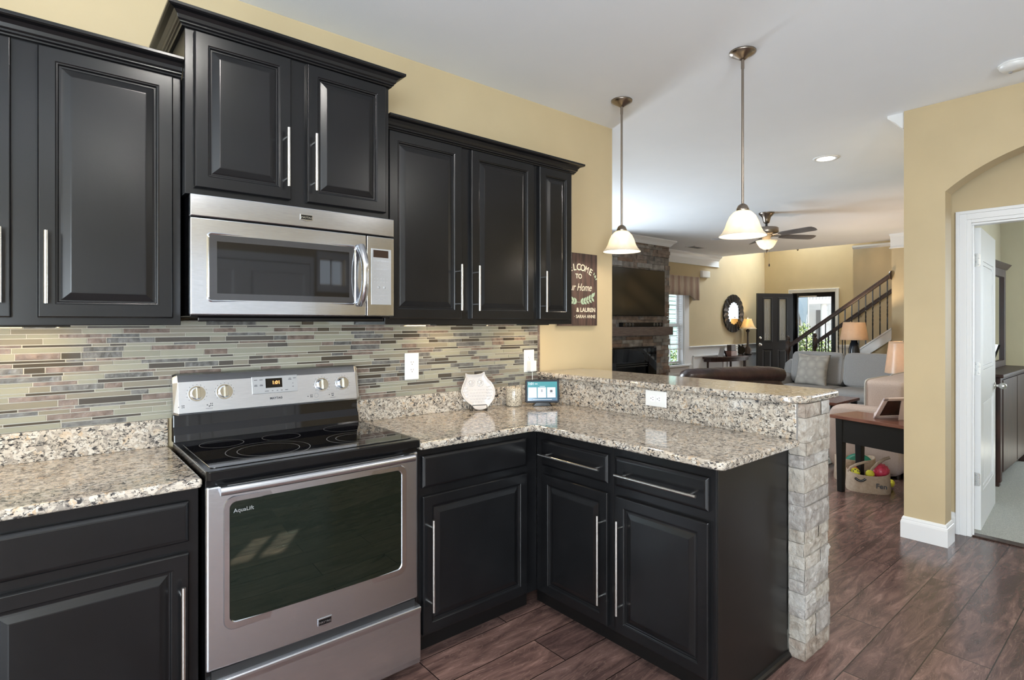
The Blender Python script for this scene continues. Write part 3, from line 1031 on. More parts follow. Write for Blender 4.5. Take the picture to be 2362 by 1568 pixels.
# upper left
u = thing('wall_cabinet', 'black wall cabinet with two doors left of the microwave', 'cabinet', (-0.44, -0.16, 1.385), group=GU)
m = MB().box(-0.865, -0.012, -0.324, -0.002, 1.385, 2.262)
m.build('carcass', M['cab'], u, 0.002)
fronts(u, ((0, -0.324, 0), *BACK), [(-0.83, -0.453, 1.410, 2.248, (-0.477, 1.564, 0.222)), (-0.393, -0.038, 1.410, 2.248, (-0.374, 1.564, 0.222))], [])
crown(u, 2.254, [(-0.865, -0.324), (-0.012, -0.324)])
# over the microwave
u = thing('wall_cabinet', 'taller and deeper black wall cabinet above the microwave', 'cabinet', (0.378, -0.19, 1.842), group=GU)
MB().box(-0.010, 0.758, -0.378, -0.002, 1.842, 2.424).build('carcass', M['cab'], u, 0.002)
fronts(u, ((0, -0.378, 0), *BACK), [(0.017, 0.342, 1.866, 2.409, (0.322, 2.020, 0.222)), (0.402, 0.738, 1.866, 2.409, (0.427, 2.020, 0.222))], [])
crown(u, 2.416, [(-0.010, -0.002), (-0.010, -0.378), (0.758, -0.378), (0.758, -0.002)])
# upper right, double and narrow
u = thing('wall_cabinet', 'black wall cabinet with two doors right of the microwave', 'cabinet', (1.21, -0.16, 1.385), group=GU)
MB().box(0.766, 1.655, -0.324, -0.002, 1.385, 2.262).build('carcass', M['cab'], u, 0.002)
fronts(u, ((0, -0.324, 0), *BACK), [(0.779, 1.166, 1.413, 2.250, (1.144, 1.564, 0.222)), (1.224, 1.632, 1.413, 2.250, (1.249, 1.564, 0.222))], [])
crown(u, 2.254, [(0.766, -0.324), (1.655, -0.324)])
u = thing('wall_cabinet', 'narrow black wall cabinet with one door beside the hanging sign', 'cabinet', (1.80, -0.16, 1.385), group=GU)
MB().box(1.655, 1.945, -0.324, -0.002, 1.385, 2.262).build('carcass', M['cab'], u, 0.002)
fronts(u, ((0, -0.324, 0), *BACK), [(1.679, 1.925, 1.413, 2.252, (1.701, 1.564, 0.222))], [])
crown(u, 2.254, [(1.655, -0.324), (1.945, -0.324), (1.945, -0.002)])

# base cabinets
CT, CB = 0.9085, 0.8785
u = thing('base_cabinet', 'black base cabinet with a drawer and door left of the range', 'cabinet', (-0.30, -0.3, 0.0), group=GB)
MB().box(-0.60, -0.008, -0.595, -0.002, 0.10, CB).build('carcass', M['cab'], u, 0.002)
MB().box(-0.60, -0.008, -0.52, -0.002, 0.0, 0.10).build('toe_kick', M['cabend'], u)
fronts(u, ((0, -0.595, 0), *BACK), [(-0.53, -0.037, 0.115, 0.678, (-0.058, 0.40, 0.375))], [(-0.53, -0.037, 0.712, 0.838, None)])
u = thing('base_cabinet', 'black corner base cabinet right of the range with plain drawer front', 'cabinet', (1.08, -0.3, 0.0), group=GB)
MB().box(0.770, 1.43, -0.595, -0.002, 0.10, CB).build('carcass', M['cab'], u, 0.002)
MB().box(0.770, 1.43, -0.52, -0.002, 0.0, 0.10).build('toe_kick', M['cabend'], u)
fronts(u, ((0, -0.595, 0), *BACK), [(0.792, 1.354, 0.115, 0.682, (0.822, 0.402, 0.375))], [(0.791, 1.354, 0.716, 0.848, None)])
FX = 1.43
u = thing('base_cabinet', 'black peninsula cabinet next to the inside corner with a short drawer pull', 'cabinet', (1.72, -0.84, 0.0), group=GB)
MB().box(FX, 1.995, -1.08, -0.595, 0.10, CB).build('carcass', M['cab'], u, 0.002)
MB().box(FX + 0.07, 1.995, -1.08, -0.52, 0.0, 0.10).build('toe_kick', M['cabend'], u)
fr = ((FX, 0, 0), *SIDE)
fronts(u, fr, [(0.650, 1.059, 0.115, 0.676, (1.033, 0.395, 0.375))], [(0.645, 1.060, 0.716, 0.838, (0.851, 0.774, 0.378))])
u = thing('base_cabinet', 'black peninsula cabinet beside the stone pier with a long drawer pull', 'cabinet', (1.72, -1.32, 0.0), group=GB)
MB().box(FX, 1.995, -1.556, -1.08, 0.10, CB).build('carcass', M['cab'], u, 0.002)
MB().box(FX + 0.07, 1.995, -1.55, -1.08, 0.0, 0.10).build('toe_kick', M['cabend'], u)
fronts(u, fr, [(1.105, 1.533, 0.115, 0.676, (1.137, 0.395, 0.385))], [(1.100, 1.533, 0.716, 0.838, (1.315, 0.772, 0.378))])
ep = MB().box(FX, 1.974, -1.562, -1.556, 0.0, CB).build('end_panel', M['cabend'], u, 0.001)
MB().prism([(-1.562, 0), (-1.580, 0), (-1.578, 0.010), (-1.572, 0.018), (-1.562, 0.022)], FX, 1.974, 'x').build('shoe_moulding', M['cabend'], u)

# ------------------------------------------------------------------ granite
t = thing('countertop', 'short granite countertop left of the range', 'countertop', (-0.3, -0.32, CB))
MB().prism(rounded([(-0.60, -0.002), (-0.60, -0.635), (-0.004, -0.635), (-0.004, -0.002)], [0, 0, 0.010, 0]), CB, CT).build('slab', M['granite'], t, 0.009, seg=3)
MB().box(-0.60, -0.006, -0.022, -0.002, CT, 1.015).build('upstand', M['granite'], t, 0.003)
t = thing('countertop', 'L-shaped granite countertop running along the wall and the peninsula', 'countertop', (1.5, -0.4, CB))
poly = rounded([(0.768, -0.002), (0.768, -0.635), (1.386, -0.635), (1.386, -1.607), (1.994, -1.607), (1.994, -0.002)], [0, 0.010, 0.035, 0.035, 0.012, 0])
MB().prism(poly, CB, CT).build('slab', M['granite'], t, 0.009, seg=3)
MB().box(0.772, 1.972, -0.022, -0.002, CT, 1.015).build('upstand', M['granite'], t, 0.003)
MB().box(1.974, 1.998, -1.597, -0.002, CT, 1.057).build('peninsula_upstand', M['granite'], t, 0.002)
poly = rounded([(1.950, -0.002), (1.950, -1.632), (2.365, -1.632), (2.365, -0.002)], [0, 0.10, 0.045, 0], n=10)
o = MB().prism(poly, 1.0575, 1.0885).build('bar_countertop', M['granite'], None, 0.009, seg=3)
tag(o, 'raised granite bar top over the half wall', 'countertop')
struct('wall_peninsula', MB().box(2.0, 2.20, -1.499, -0.0, 0, 1.057), M['wall'], 'half wall that carries the bar top')

# stone pier at the end of the half wall
cuts = [0.0, 0.075, 0.171, 0.212, 0.274, 0.324, 0.374, 0.428, 0.481, 0.533, 0.636, 0.690, 0.790, 0.843, 0.897, 1.0, 1.057]
sp = thing('stone_pier', 'pale stacked stone pier at the end of the peninsula', 'pier', (2.10, -1.60, 0.0))
RS = random.Random(11)
for mi_, nm in enumerate(('stone_facing',)):
    sm = MB()
    for k in range(len(cuts) - 1):
        z0, z1 = cuts[k] + 0.0008, cuts[k + 1] - 0.0008
        j = RS.uniform(-0.005, 0.005)
        xl = 1.980 + RS.uniform(-0.003, 0.006)
        if k >= 13:
            xl = 1.986
        xr = 2.222 + RS.uniform(-0.006, 0.008)
        split = RS.random() < 0.30 and z1 - z0 < 0.085 or k in (1, 15)
        segs = [(xl, xr)]
        if split:
            xm = RS.uniform(2.06, 2.15)
            segs = [(xl, xm - 0.0004), (xm + 0.0004, xr)]
        for si, (a, b) in enumerate(segs):
            yf = -1.630 + j + (RS.uniform(-0.003, 0.003) if si else 0)
            mi = RS.choice([0, 0, 1, 1, 2, 3, 3]) if k != 15 or si else 2
            sd = RS.uniform(0, 50)
            nx, nz, ny = max(3, int((b - a) / 0.0065)), max(3, int((z1 - z0) / 0.0065)), 10

            def disp(p, nrm, edge):
                q = Vector(p) * 15 + Vector((sd, sd * 2, 0))
                v = noise.noise(q) * 0.011 + noise.noise(q * 2.3) * 0.006 + noise.noise(q * 4.6) * 0.004 + abs(noise.noise(q * 0.7)) * 0.006
                return Vector(p) + Vector(nrm) * (v * edge + 0.003 * edge)
            for face in ('f', 'l', 'r'):
                if face == 'l' and si:
                    continue
                if face == 'r' and si != len(segs) - 1:
                    continue
                nu = nx if face == 'f' else ny
                vs = []
                for i in range(nu + 1):
                    for q in range(nz + 1):
                        z = z0 + (z1 - z0) * q / nz
                        e = min(1, 6 * min(q / nz, 1 - q / nz) + 0.12)
                        if face == 'f':
                            x = a + (b - a) * i / nx
                            ex = min(1, 6 * min(i / nx, 1 - i / nx) + 0.15)
                            vs.append(disp((x, yf, z), (0, -1, 0), e * ex))
                        else:
                            y = yf + ((-1.566 if face == 'l' else -1.50) - yf) * i / ny
                            ex = min(1, 3 * (i / ny) + 0.15)
                            sgn = -1 if face == 'l' else 1
                            am = 0.45 if face == 'l' else 1.0
                            vs.append(disp((a if face == 'l' else b, y, z), (sgn * am, 0, 0), e * ex))
                fs = [(i * (nz + 1) + q, (i + 1) * (nz + 1) + q, (i + 1) * (nz + 1) + q + 1, i * (nz + 1) + q + 1) for i in range(nu) for q in range(nz)]
                sm.add(vs, fs, mi, True)
            # top and bottom of the stone
            sm.add([(a, yf, z0), (b, yf, z0), (b, -1.50, z0), (a, -1.566 if not si else -1.50, z0)], [(0, 1, 2, 3)], mi)
            sm.add([(a, yf, z1), (b, yf, z1), (b, -1.50, z1), (a, -1.566 if not si else -1.50, z1)], [(0, 1, 2, 3)], mi)
    sm.build(nm, STONES, sp)
mo = MB().box(2.006, 2.21, -1.615, -1.50, 0.0, 1.056)
mo.build('mortar_core', M['grout'], sp)
MB().box(1.978, 2.0, -1.601, -1.597, CT, 1.056).build('grout_joint', mat('grey_grout', (0.22, 0.21, 0.20), 0.9), sp)

# ------------------------------------------------------------------ mosaic backsplash
bs = thing('backsplash', 'strip mosaic backsplash of glass and slate tiles', 'backsplash', (0.7, 0.0, 1.0))
RT = random.Random(5)
tm = MB()
z = 1.017
row = 0
hs = [0.017, 0.0085, 0.0195, 0.013, 0.0085, 0.022, 0.017, 0.0085, 0.0195, 0.013]
while z < 1.400:
    h = hs[row % len(hs)]
    row += 1
    x = -0.62 - RT.uniform(0, 0.15)
    last = -1
    while x < 1.962:
        L = RT.choice([0.055, 0.085, 0.12, 0.15, 0.15, 0.19]) if h > 0.01 else RT.choice([0.05, 0.085, 0.15, 0.19, 0.22])
        x1 = min(x + L, 1.962)
        xa = max(x, -0.62)
        if h > 0.01:
            mi = RT.choices([0, 1, 2, 3, 4, 5], [17, 18, 17, 20, 19, 10])[0]
        else:
            mi = RT.choices([0, 1, 2, 3, 4, 5], [16, 22, 38, 4, 8, 12])[0]
        if mi == last:
            mi = (mi + RT.randint(1, 4)) % 6
        last = mi
        if x1 - xa > 0.012:
            c_ = 0.0009
            a, b, y0, y1 = xa, x1, -0.0035, -0.0075
            vs = [(a, y0, z), (b, y0, z), (b, y0, z + h), (a, y0, z + h), (a + c_, y1, z + c_), (b - c_, y1, z + c_), (b - c_, y1, z + h - c_), (a + c_, y1, z + h - c_)]
            tm.add(vs, [(4, 5, 6, 7), (0, 1, 5, 4), (1, 2, 6, 5), (2, 3, 7, 6), (3, 0, 4, 7)], mi)
        x = x1 + 0.0022
    z += h + 0.0022
tm.build('tiles', TILES, bs)
MB().box(-0.62, 1.978, -0.0045, -0.0005, 1.0155, 1.400).build('grout', M['grout'], bs)
eg = MB()
z = 1.017
while z < 1.39:
    eg.box(1.965, 1.979, -0.010, -0.002, z, min(z + 0.098, 1.392))
    z += 0.10
eg.build('edge_tiles', TILES[4], bs, 0.001)

# ================================================================== range
XR = (1, 0, 0)
OY = (0, -1, 0)
r = thing('range', 'stainless freestanding electric range with black glass cooktop', 'range', (0.381, -0.33, 0.0))
MB().box(0.004, 0.757, -0.625, -0.03, 0.03, 0.905).build('body', M['black'], r, 0.003)
for x in (0.05, 0.71):
    for y in (-0.56, -0.10):
        MB().cyl((x, y, 0), (x, y, 0.04), 0.018).build('foot', M['black'], r)
m = MB().prism(rounded([(0.002, -0.072), (0.002, -0.655), (0.759, -0.655), (0.759, -0.072)], [0.004, 0.014, 0.014, 0.004]), 0.897, 0.929)
ck = m.build('cooktop_frame', M['black'], r, 0.007, seg=3)
MB().prism(rounded([(0.022, -0.135), (0.022, -0.615), (0.739, -0.615), (0.739, -0.135)], [0.012] * 4), 0.929, 0.9312).build('glass_top', M['blackgloss'], ck, 0.0008)
ring_m = mat('printed_ring', (0.20, 0.20, 0.20), 0.25)


def ring(cx, cy, ro, w=0.0022):
    m = MB()
    n = 64
    vs = [(cx + rr * math.cos(2 * PI * k / n), cy + rr * math.sin(2 * PI * k / n), 0.9315) for rr in (ro - w, ro) for k in range(n)]
    m.add(vs, [(k, (k + 1) % n, n + (k + 1) % n, n + k) for k in range(n)])
    return m


for cx, cy, rads in ((0.138, -0.232, (0.076,)), (0.352, -0.245, (0.072,)), (0.245, -0.450, (0.142, 0.105)), (0.618, -0.228, (0.082,)), (0.575, -0.455, (0.112, 0.078))):
    g = MB()
    for q in rads:
        e = ring(cx, cy, q)
        g.add(e.v, e.f)
    g.build('burner_ring', ring_m, ck)
# back guard
m = MB().prism([(-0.030, 0.925), (-0.082, 0.925), (-0.078, 0.955), (-0.062, 0.985), (-0.060, 1.034), (-0.030, 1.034)], 0.004, 0.757, 'x')
m.build('backguard_base', M['blackgloss'], r, 0.004)
p = [(-0.090, 1.040), (-0.088, 1.032), (-0.028, 1.030), (-0.026, 1.190), (-0.045, 1.192), (-0.056, 1.186), (-0.068, 1.160)]
m = MB().prism(p, 0.018, 0.743, 'x')
for xa, xb in ((0.018, 0.002), (0.743, 0.759)):
    q = [(-0.078, 1.046), (-0.070, 1.036), (-0.028, 1.034), (-0.026, 1.186), (-0.040, 1.186), (-0.048, 1.178), (-0.056, 1.156)]
    vs = [(xa, y, z) for y, z in p] + [(xb, y, z) for y, z in q]
    k = len(p)
    m.add(vs, [tuple(range(k, 2 * k))] + [(i, (i + 1) % k, k + (i + 1) % k, k + i) for i in range(k)])
bgd = m.build('control_panel', M['steel'], r, 0.0015)
PA, PB = Vector((0, -0.090, 1.040)), Vector((0, -0.068, 1.160))
PU = (PB - PA).normalized()
PN = Vector((0, -PU.z, PU.y))


def onp(x, z, d=0.0):
    s_ = (z - 1.040) / PU.z
    q = PA + PU * s_ + PN * d
    return Vector((x, q.y, q.z))


for kx in (0.083, 0.182, 0.580, 0.676):
    c = onp(kx, 1.112)
    g = MB()
    g.cyl(c, c + PN * 0.004, 0.030, n=40)
    kb = g.build('knob', M['chrome'], bgd, 0.001)
    g = MB()
    g.cyl(c + PN * 0.004, c + PN * 0.024, 0.0245, 0.0215, n=40)
    g.obox(c + PN * 0.026, (0.0065, 0.022, 0.009), (XR, PU, PN))
    g.build('knob_grip', M['chrome'], kb, 0.002)
for kx in (0.083, 0.182, 0.580, 0.676):
    g = MB()
    c = onp(kx, 1.112, 0.0008)
    for k in range(13):
        a = math.radians(-220 + k * 22)
        q = c + (Vector(XR) * math.cos(a) - PU * math.sin(a)) * 0.036
        g.obox(q, (0.0009, 0.0009, 0.0003), (XR, PU, PN))
    g.build('dial_markings', M['ink'], bgd)
    g = MB()
    q = onp(kx - 0.052, 1.062, 0.0008)
    for dx, dz in ((0, 0), (0.006, 0), (0.006, 0.007), (0, 0.007), (-0.012, 0.003)):
        g.obox(q + Vector(XR) * dx + PU * dz, (0.0018, 0.0018, 0.0003), (XR, PU, PN))
    g.build('burner_symbol', M['ink'], bgd)
for kx in (0.125, 0.628):
    q = onp(kx, 1.060, 0.0008)
    MB().obox(q, (0.0022, 0.0022, 0.0004), (XR, PU, PN)).obox(q - PU * 0.009, (0.012, 0.0005, 0.0003), (XR, PU, PN)).build('indicator_light', M['ink'], bgd)
g = MB()
q = onp(0.553, 1.066, 0.0007)
for k in range(20):
    a = 2 * PI * k / 20
    g.obox(q + (Vector(XR) * math.cos(a) + PU * math.sin(a)) * 0.009, (0.0018, 0.0006, 0.0003), (Vector(XR) * math.sin(a) - PU * math.cos(a), PU, PN))
g.obox(q - PU * 0.017, (0.013, 0.0006, 0.0003), (XR, PU, PN)).obox(q - PU * 0.021, (0.008, 0.0006, 0.0003), (XR, PU, PN))
g.build('printed_symbol', M['inkpale'], bgd)
c = onp(0.379, 1.128)
dp = MB().obox(c, (0.094, 0.037, 0.0025), (XR, PU, PN)).build('keypad', M['silver'], bgd, 0.002)
MB().obox(c + PN * 0.002 + PU * 0.006 - Vector(XR) * 0.005, (0.034, 0.020, 0.0012), (XR, PU, PN)).build('clock_display', M['blackgloss'], dp)
text('clock_digits', '1:01', 0.020, c + PN * 0.0033 + PU * 0.001 + Vector(XR) * 0.004, XR, PN, lit('orange_digits', (1.0, 0.40, 0.12), 2.0), dp, bold=0.0006)
g = MB()
for dx, dz, w_ in ((-0.078, 0.022, 0.013), (-0.056, 0.022, 0.013), (-0.078, 0.001, 0.011), (-0.056, 0.001, 0.011), (-0.078, -0.003, 0.013), (-0.056, -0.003, 0.013), (0.062, 0.022, 0.010), (0.082, 0.022, 0.012), (0.062, 0.017, 0.014), (0.074, 0.000, 0.004), (0.074, -0.014, 0.006), (-0.035, -0.027, 0.016), (-0.012, -0.027, 0.006), (0.008, -0.027, 0.006), (0.026, -0.027, 0.008), (0.046, -0.027, 0.012)):
    g.obox(c + Vector(XR) * dx + PU * dz + PN * 0.0027, (w_ / 2, 0.0011, 0.0003), (XR, PU, PN))
g.build('key_lettering', M['ink'], dp)
text('maker_name', 'MAYTAG', 0.0125, onp(0.381, 1.066), XR, PN, M['ink'], bgd, bold=0.0004)


# oven door, slightly bowed
def bowed(mb, x0, x1, z0, z1, y, depth, bow, n=14, mi=0):
    fr_ = []
    for i in range(n + 1):
        u_ = i / n
        x = x0 + (x1 - x0) * u_
        fr_.append((x, y - bow * (1 - (2 * u_ - 1) ** 2)))
    poly_ = fr_ + [(x1, y + depth), (x0, y + depth)]
    return mb.prism(poly_, z0, z1, 'z', mi)


def badge(parent, x, y, z, w=0.050, h=0.030):
    g = MB().prism([(x - w / 2, z + h * 0.5), (x + w / 2, z + h * 0.5), (x + w / 2, z - h * 0.32), (x, z - h * 0.55), (x - w / 2, z - h * 0.32)], y, y - 0.003, 'y')
    b_ = g.build('badge', M['chrome'], parent, 0.0006)
    w, h = w * 0.88, h * 0.74
    MB().prism([(x - w / 2, z + h * 0.5), (x + w / 2, z + h * 0.5), (x + w / 2, z - h * 0.32), (x, z - h * 0.36), (x - w / 2, z - h * 0.32)], y - 0.003, y - 0.0036, 'y').build('badge_plate', M['black'], b_)
    text('badge_lettering', 'MAYTAG', 0.0105, (x, y - 0.0036, z - 0.003), XR, OY, M['chrome'], b_, bold=0.0003)
    return b_


YD = -0.640
dr = bowed(MB(), 0.004, 0.757, 0.292, 0.877, YD + 0.006, 0.03, 0.010).build('oven_door', M['steel'], r, 0.008, seg=3)
# window frame raised ring and glass
fo = rounded([(0.052, 0.405), (0.052, 0.838), (0.705, 0.838), (0.705, 0.405)], [0.035] * 4, 8)
fi = rounded([(0.075, 0.436), (0.075, 0.814), (0.677, 0.814), (0.677, 0.436)], [0.018] * 4, 8)
g = MB()
k = len(fo)


def yb(x, d=0.0):
    u_ = (x - 0.004) / 0.753
    return YD + 0.006 - 0.010 * (1 - (2 * u_ - 1) ** 2) - d


rings_ = [[(x, yb(x, -0.002), z) for x, z in fo], [(x, yb(x, 0.0035), z) for x, z in [((a[0] * 0.85 + b_[0] * 0.15), (a[1] * 0.85 + b_[1] * 0.15)) for a, b_ in zip(fo, fi)]],
          [(x, yb(x, 0.0035), z) for x, z in [((a[0] * 0.2 + b_[0] * 0.8), (a[1] * 0.2 + b_[1] * 0.8)) for a, b_ in zip(fo, fi)]], [(x, yb(x, -0.002), z) for x, z in fi]]
vs = sum(rings_, [])
fs = [(j * k + i, j * k + (i + 1) % k, (j + 1) * k + (i + 1) % k, (j + 1) * k + i) for j in range(3) for i in range(k)]
g.add(vs, fs, 0, False)
g.build('window_frame', M['steelp'], dr)
gl = MB()
cols = 12
vs, fs = [], []
for i in range(cols + 1):
    x = 0.070 + (0.682 - 0.070) * i / cols
    vs += [(x, yb(x, 0.0008), 0.430), (x, yb(x, 0.0008), 0.820)]
for i in range(cols):
    fs.append((2 * i, 2 * i + 2, 2 * i + 3, 2 * i + 1))
gl.add(vs, fs, 0, True)
wg = gl.build('oven_window', M['ovenglass'], dr)
text('printed_label', 'AquaLift', 0.018, (0.112, yb(0.14, 0.0016), 0.783), XR, OY, M['inkpale'], wg)
g = MB()
hp = []
for i in range(17):
    u_ = i / 16
    x = 0.036 + (0.715 - 0.036) * u_
    hp.append((x, YD - 0.037 - 0.007 * (1 - (2 * u_ - 1) ** 2), 0.868))
g.tube(hp, 0.0145, n=16)
for x in (0.052, 0.70):
    g.obox((x, YD - 0.016, 0.866), (0.012, 0.022, 0.010), ((1, 0, 0), (0, 1, 0), (0, 0, 1)))
g.build('handle', M['steel'], dr, 0.002)
g = MB()
for x in (0.19, 0.285, 0.38, 0.475, 0.57):
    g.box(x - 0.038, x + 0.038, yb(x, 0.0005), yb(x, -0.004), 0.846, 0.853)
g.build('vent_slots', M['cavity'], dr)
badge(dr, 0.376, yb(0.376) , 0.333)
MB().box(0.02, 0.74, -0.636, -0.62, 0.266, 0.292).build('door_gap', M['cavity'], r)
g = MB().prism([(-0.615, 0.035), (-0.645, 0.035), (-0.650, 0.060), (-0.650, 0.235), (-0.655, 0.252), (-0.655, 0.262), (-0.640, 0.267), (-0.615, 0.267)], 0.002, 0.760, 'x')
g.build('storage_drawer', M['steel'], r, 0.003)

# ================================================================== microwave
mw = thing('microwave', 'stainless over-the-range microwave with black window', 'microwave', (0.381, -0.21, 1.42))
MB().box(0.004, 0.758, -0.385, -0.004, 1.415, 1.840).build('body', M['black'], mw, 0.004)
MB().box(0.030, 0.735, -0.375, -0.03, 1.398, 1.415).build('underside_vent', M['black'], mw, 0.004)
g = bowed(MB(), 0.001, 0.766, 1.763, 1.838, -0.412, 0.026, 0.010)
tp = g.build('vent_panel', M['steelp'], mw, 0.003)
YM = -0.412


def ym(x, d=0.0):
    u_ = (x - 0.001) / 0.765
    return YM - 0.010 * (1 - (2 * u_ - 1) ** 2) - d


badge(tp, 0.390, ym(0.39), 1.799, 0.048, 0.026)


def curved(mb, x0, x1, z0, z1, d, back, n=12, mi=0):
    pts = [(x0 + (x1 - x0) * i / n, ym(x0 + (x1 - x0) * i / n, d)) for i in range(n + 1)]
    return mb.prism(pts + [(x1, back), (x0, back)], z0, z1, 'z', mi)


md = curved(MB(), 0.001, 0.636, 1.422, 1.757, 0, -0.386).build('door', M['steelp'], mw, 0.003)
wi = curved(MB(), 0.058, 0.585, 1.474, 1.703, 0.0012, -0.40).build('window', M['mwglass'], md, 0.001)
curved(MB(), 0.082, 0.562, 1.497, 1.680, 0.0015, -0.40).build('window_screen', M['blackgloss'], wi)
fo = rounded([(0.050, 1.466), (0.050, 1.711), (0.593, 1.711), (0.593, 1.466)], [0.016] * 4, 6)
fi = rounded([(0.058, 1.474), (0.058, 1.703), (0.585, 1.703), (0.585, 1.474)], [0.010] * 4, 6)
k = len(fo)
vs = [(x, ym(x, 0.0003), z) for x, z in fo] + [(x * 0.5 + q[0] * 0.5, ym(x, 0.003), z * 0.5 + q[1] * 0.5) for (x, z), q in zip(fo, fi)] + [(x, ym(x, 0.0005), z) for x, z in fi]
MB().add(vs, [(j * k + i, j * k + (i + 1) % k, (j + 1) * k + (i + 1) % k, (j + 1) * k + i) for j in range(2) for i in range(k)], 0, False).build('window_trim', M['chrome'], md)
g = MB()
hp, rr = [], []
for i in range(21):
    u_ = i / 20
    z = 1.472 + (1.706 - 1.472) * u_
    w_ = 1 - abs(2 * u_ - 1) ** 2.6
    hp.append((0.610, ym(0.61, 0.004) - 0.044 * w_, z))
    rr.append(0.0145 + 0.004 * (1 - w_))
g.tube(hp, rr, n=16)
g.build('handle', M['steelp'], md)
cp = curved(MB(), 0.640, 0.766, 1.422, 1.757, 0, -0.386, 6).build('control_panel', M['steelp'], mw, 0.003)
kp = curved(MB(), 0.659, 0.752, 1.470, 1.706, 0.0015, -0.40, 6).build('keypad', M['silver'], cp, 0.0008)
curved(MB(), 0.668, 0.738, 1.669, 1.700, 0.0022, -0.40, 6).build('clock_display', mat('dim_display', (0.03, 0.018, 0.014), 0.1), kp)
g = MB()
for rw_, (z, cnt, w_, h_) in enumerate(((1.655, 4, 0.013, 0.006), (1.638, 4, 0.009, 0.002), (1.620, 2, 0.030, 0.006), (1.600, 3, 0.011, 0.003), (1.580, 5, 0.006, 0.004), (1.566, 5, 0.006, 0.004), (1.524, 2, 0.020, 0.002), (1.510, 3, 0.012, 0.003), (1.492, 3, 0.014, 0.003))):
    for q in range(cnt):
        x = 0.706 + (q - (cnt - 1) / 2) * 0.072 / cnt
        g.box(x - w_ / 2, x + w_ / 2, ym(x, 0.0014), ym(x, 0.0021), z - h_ / 2, z + h_ / 2)
for x in (0.693, 0.720):
    g.lathe([(0.0, -0.0022), (0.006, -0.0022), (0.0062, 0.0)], (x, ym(x, 0.0), 1.543), 16, axis='y')
g.build('keys', M['inkpale'], kp)

# ================================================================== wall outlets and the plugged-in charger
def outlet(name, label, w, h, horizontal=False):
    t = thing(name, label, 'outlet', (0, 0, 0), 0.0, 'white duplex outlets', local=True)
    pl = MB().box(-w / 2, w / 2, -0.006, 0, -h / 2, h / 2).build('cover_plate', M['white'], t, 0.003)
    for s_ in (-1, 1):
        c = (s_ * 0.0195, 0) if horizontal else (0, s_ * 0.0195)
        g = MB().prism(rounded([(c[0] - 0.014, c[1] - 0.0165), (c[0] + 0.014, c[1] - 0.0165), (c[0] + 0.014, c[1] + 0.0165), (c[0] - 0.014, c[1] + 0.0165)], [0.009] * 4), -0.0075, -0.004, 'y')
        rc = g.build('receptacle', M['trim'], t, 0.0006)
        g = MB()
        for q in (-1, 1):
            if horizontal:
                g.box(c[0] + 0.001, c[0] + 0.008, -0.0078, -0.007, q * 0.006 - 0.0012, q * 0.006 + 0.0012)
            else:
                g.box(q * 0.006 - 0.0012, q * 0.006 + 0.0012, -0.0078, -0.007, c[1] - 0.001, c[1] + 0.007)
        gx, gz = (c[0] - 0.007, 0) if horizontal else (c[0], c[1] - 0.008)
        g.box(gx - 0.0022, gx + 0.0022, -0.0078, -0.007, gz - 0.0022, gz + 0.0022)
        g.build('slots', M['ink'], rc)
    return t


o1 = outlet('wall_outlet', 'white outlet on the tile backsplash right of the range', 0.082, 0.138)
o1.location = (1.077, -0.0075, 1.166)
o2 = dup(o1, (1.888, -0.0075, 1.158), 'white outlet with a charger plugged in near the corner of the backsplash')
o3 = outlet('wall_outlet', 'horizontal white outlet on the granite face of the peninsula', 0.128, 0.080, True)
o3.location = (1.974, -0.897, 1.008)
o3.rotation_euler = (0, 0, -PI / 2)
ch = thing('charger', 'white plug-in charger with a cord on the backsplash outlet', 'charger', (1.888, -0.03, 1.12))
MB().box(1.866, 1.912, -0.056, -0.0155, 1.095, 1.162).build('plug_body', M['white'], ch, 0.005)
g = MB()
g.tube([(1.889, -0.040, 1.097), (1.889, -0.041, 1.07), (1.888, -0.043, 1.03), (1.886, -0.052, 1.00), (1.884, -0.066, 0.96), (1.880, -0.075, 0.92), (1.872, -0.10, 0.9125), (1.862, -0.15, 0.9125), (1.852, -0.175, 0.9125)], 0.0022, n=6)
g.build('cord', M['white'], ch)

# ================================================================== things on the corner of the counter
ow = thing('owl_plate', 'white owl-shaped ceramic plate standing on the counter', 'plate', (1.440, -0.098, 0.9135), math.radians(-24), local=True)
outl = [(-0.0665, 0.203), (-0.050, 0.197), (-0.012, 0.196), (0.022, 0.201), (0.040, 0.210), (0.0445, 0.192), (0.058, 0.170), (0.076, 0.152), (0.0935, 0.120), (0.0965, 0.090), (0.088, 0.058), (0.066, 0.030), (0.044, 0.008), (0.010, 0.0), (-0.022, 0.006), (-0.036, 0.022), (-0.064, 0.045), (-0.085, 0.072), (-0.0955, 0.100), (-0.090, 0.128), (-0.076, 0.160), (-0.0675, 0.182)]
# smooth the outline
den = []
L = len(outl)
for i in range(L):
    p0, p1, p2, p3 = (Vector(outl[(i + q) % L]) for q in (-1, 0, 1, 2))
    for q in range(5):
        s_ = q / 5
        den.append(0.5 * ((2 * p1) + (p2 - p0) * s_ + (2 * p0 - 5 * p1 + 4 * p2 - p3) * s_ ** 2 + (3 * p1 - p0 - 3 * p2 + p3) * s_ ** 3))
cen = Vector((0.0, 0.095))
tilt = math.radians(13)


def owl_xyz(p, d):
    x, z = p
    return (x, -d * math.cos(tilt) + z * math.sin(tilt) - 0.012, z * math.cos(tilt) + d * math.sin(tilt))


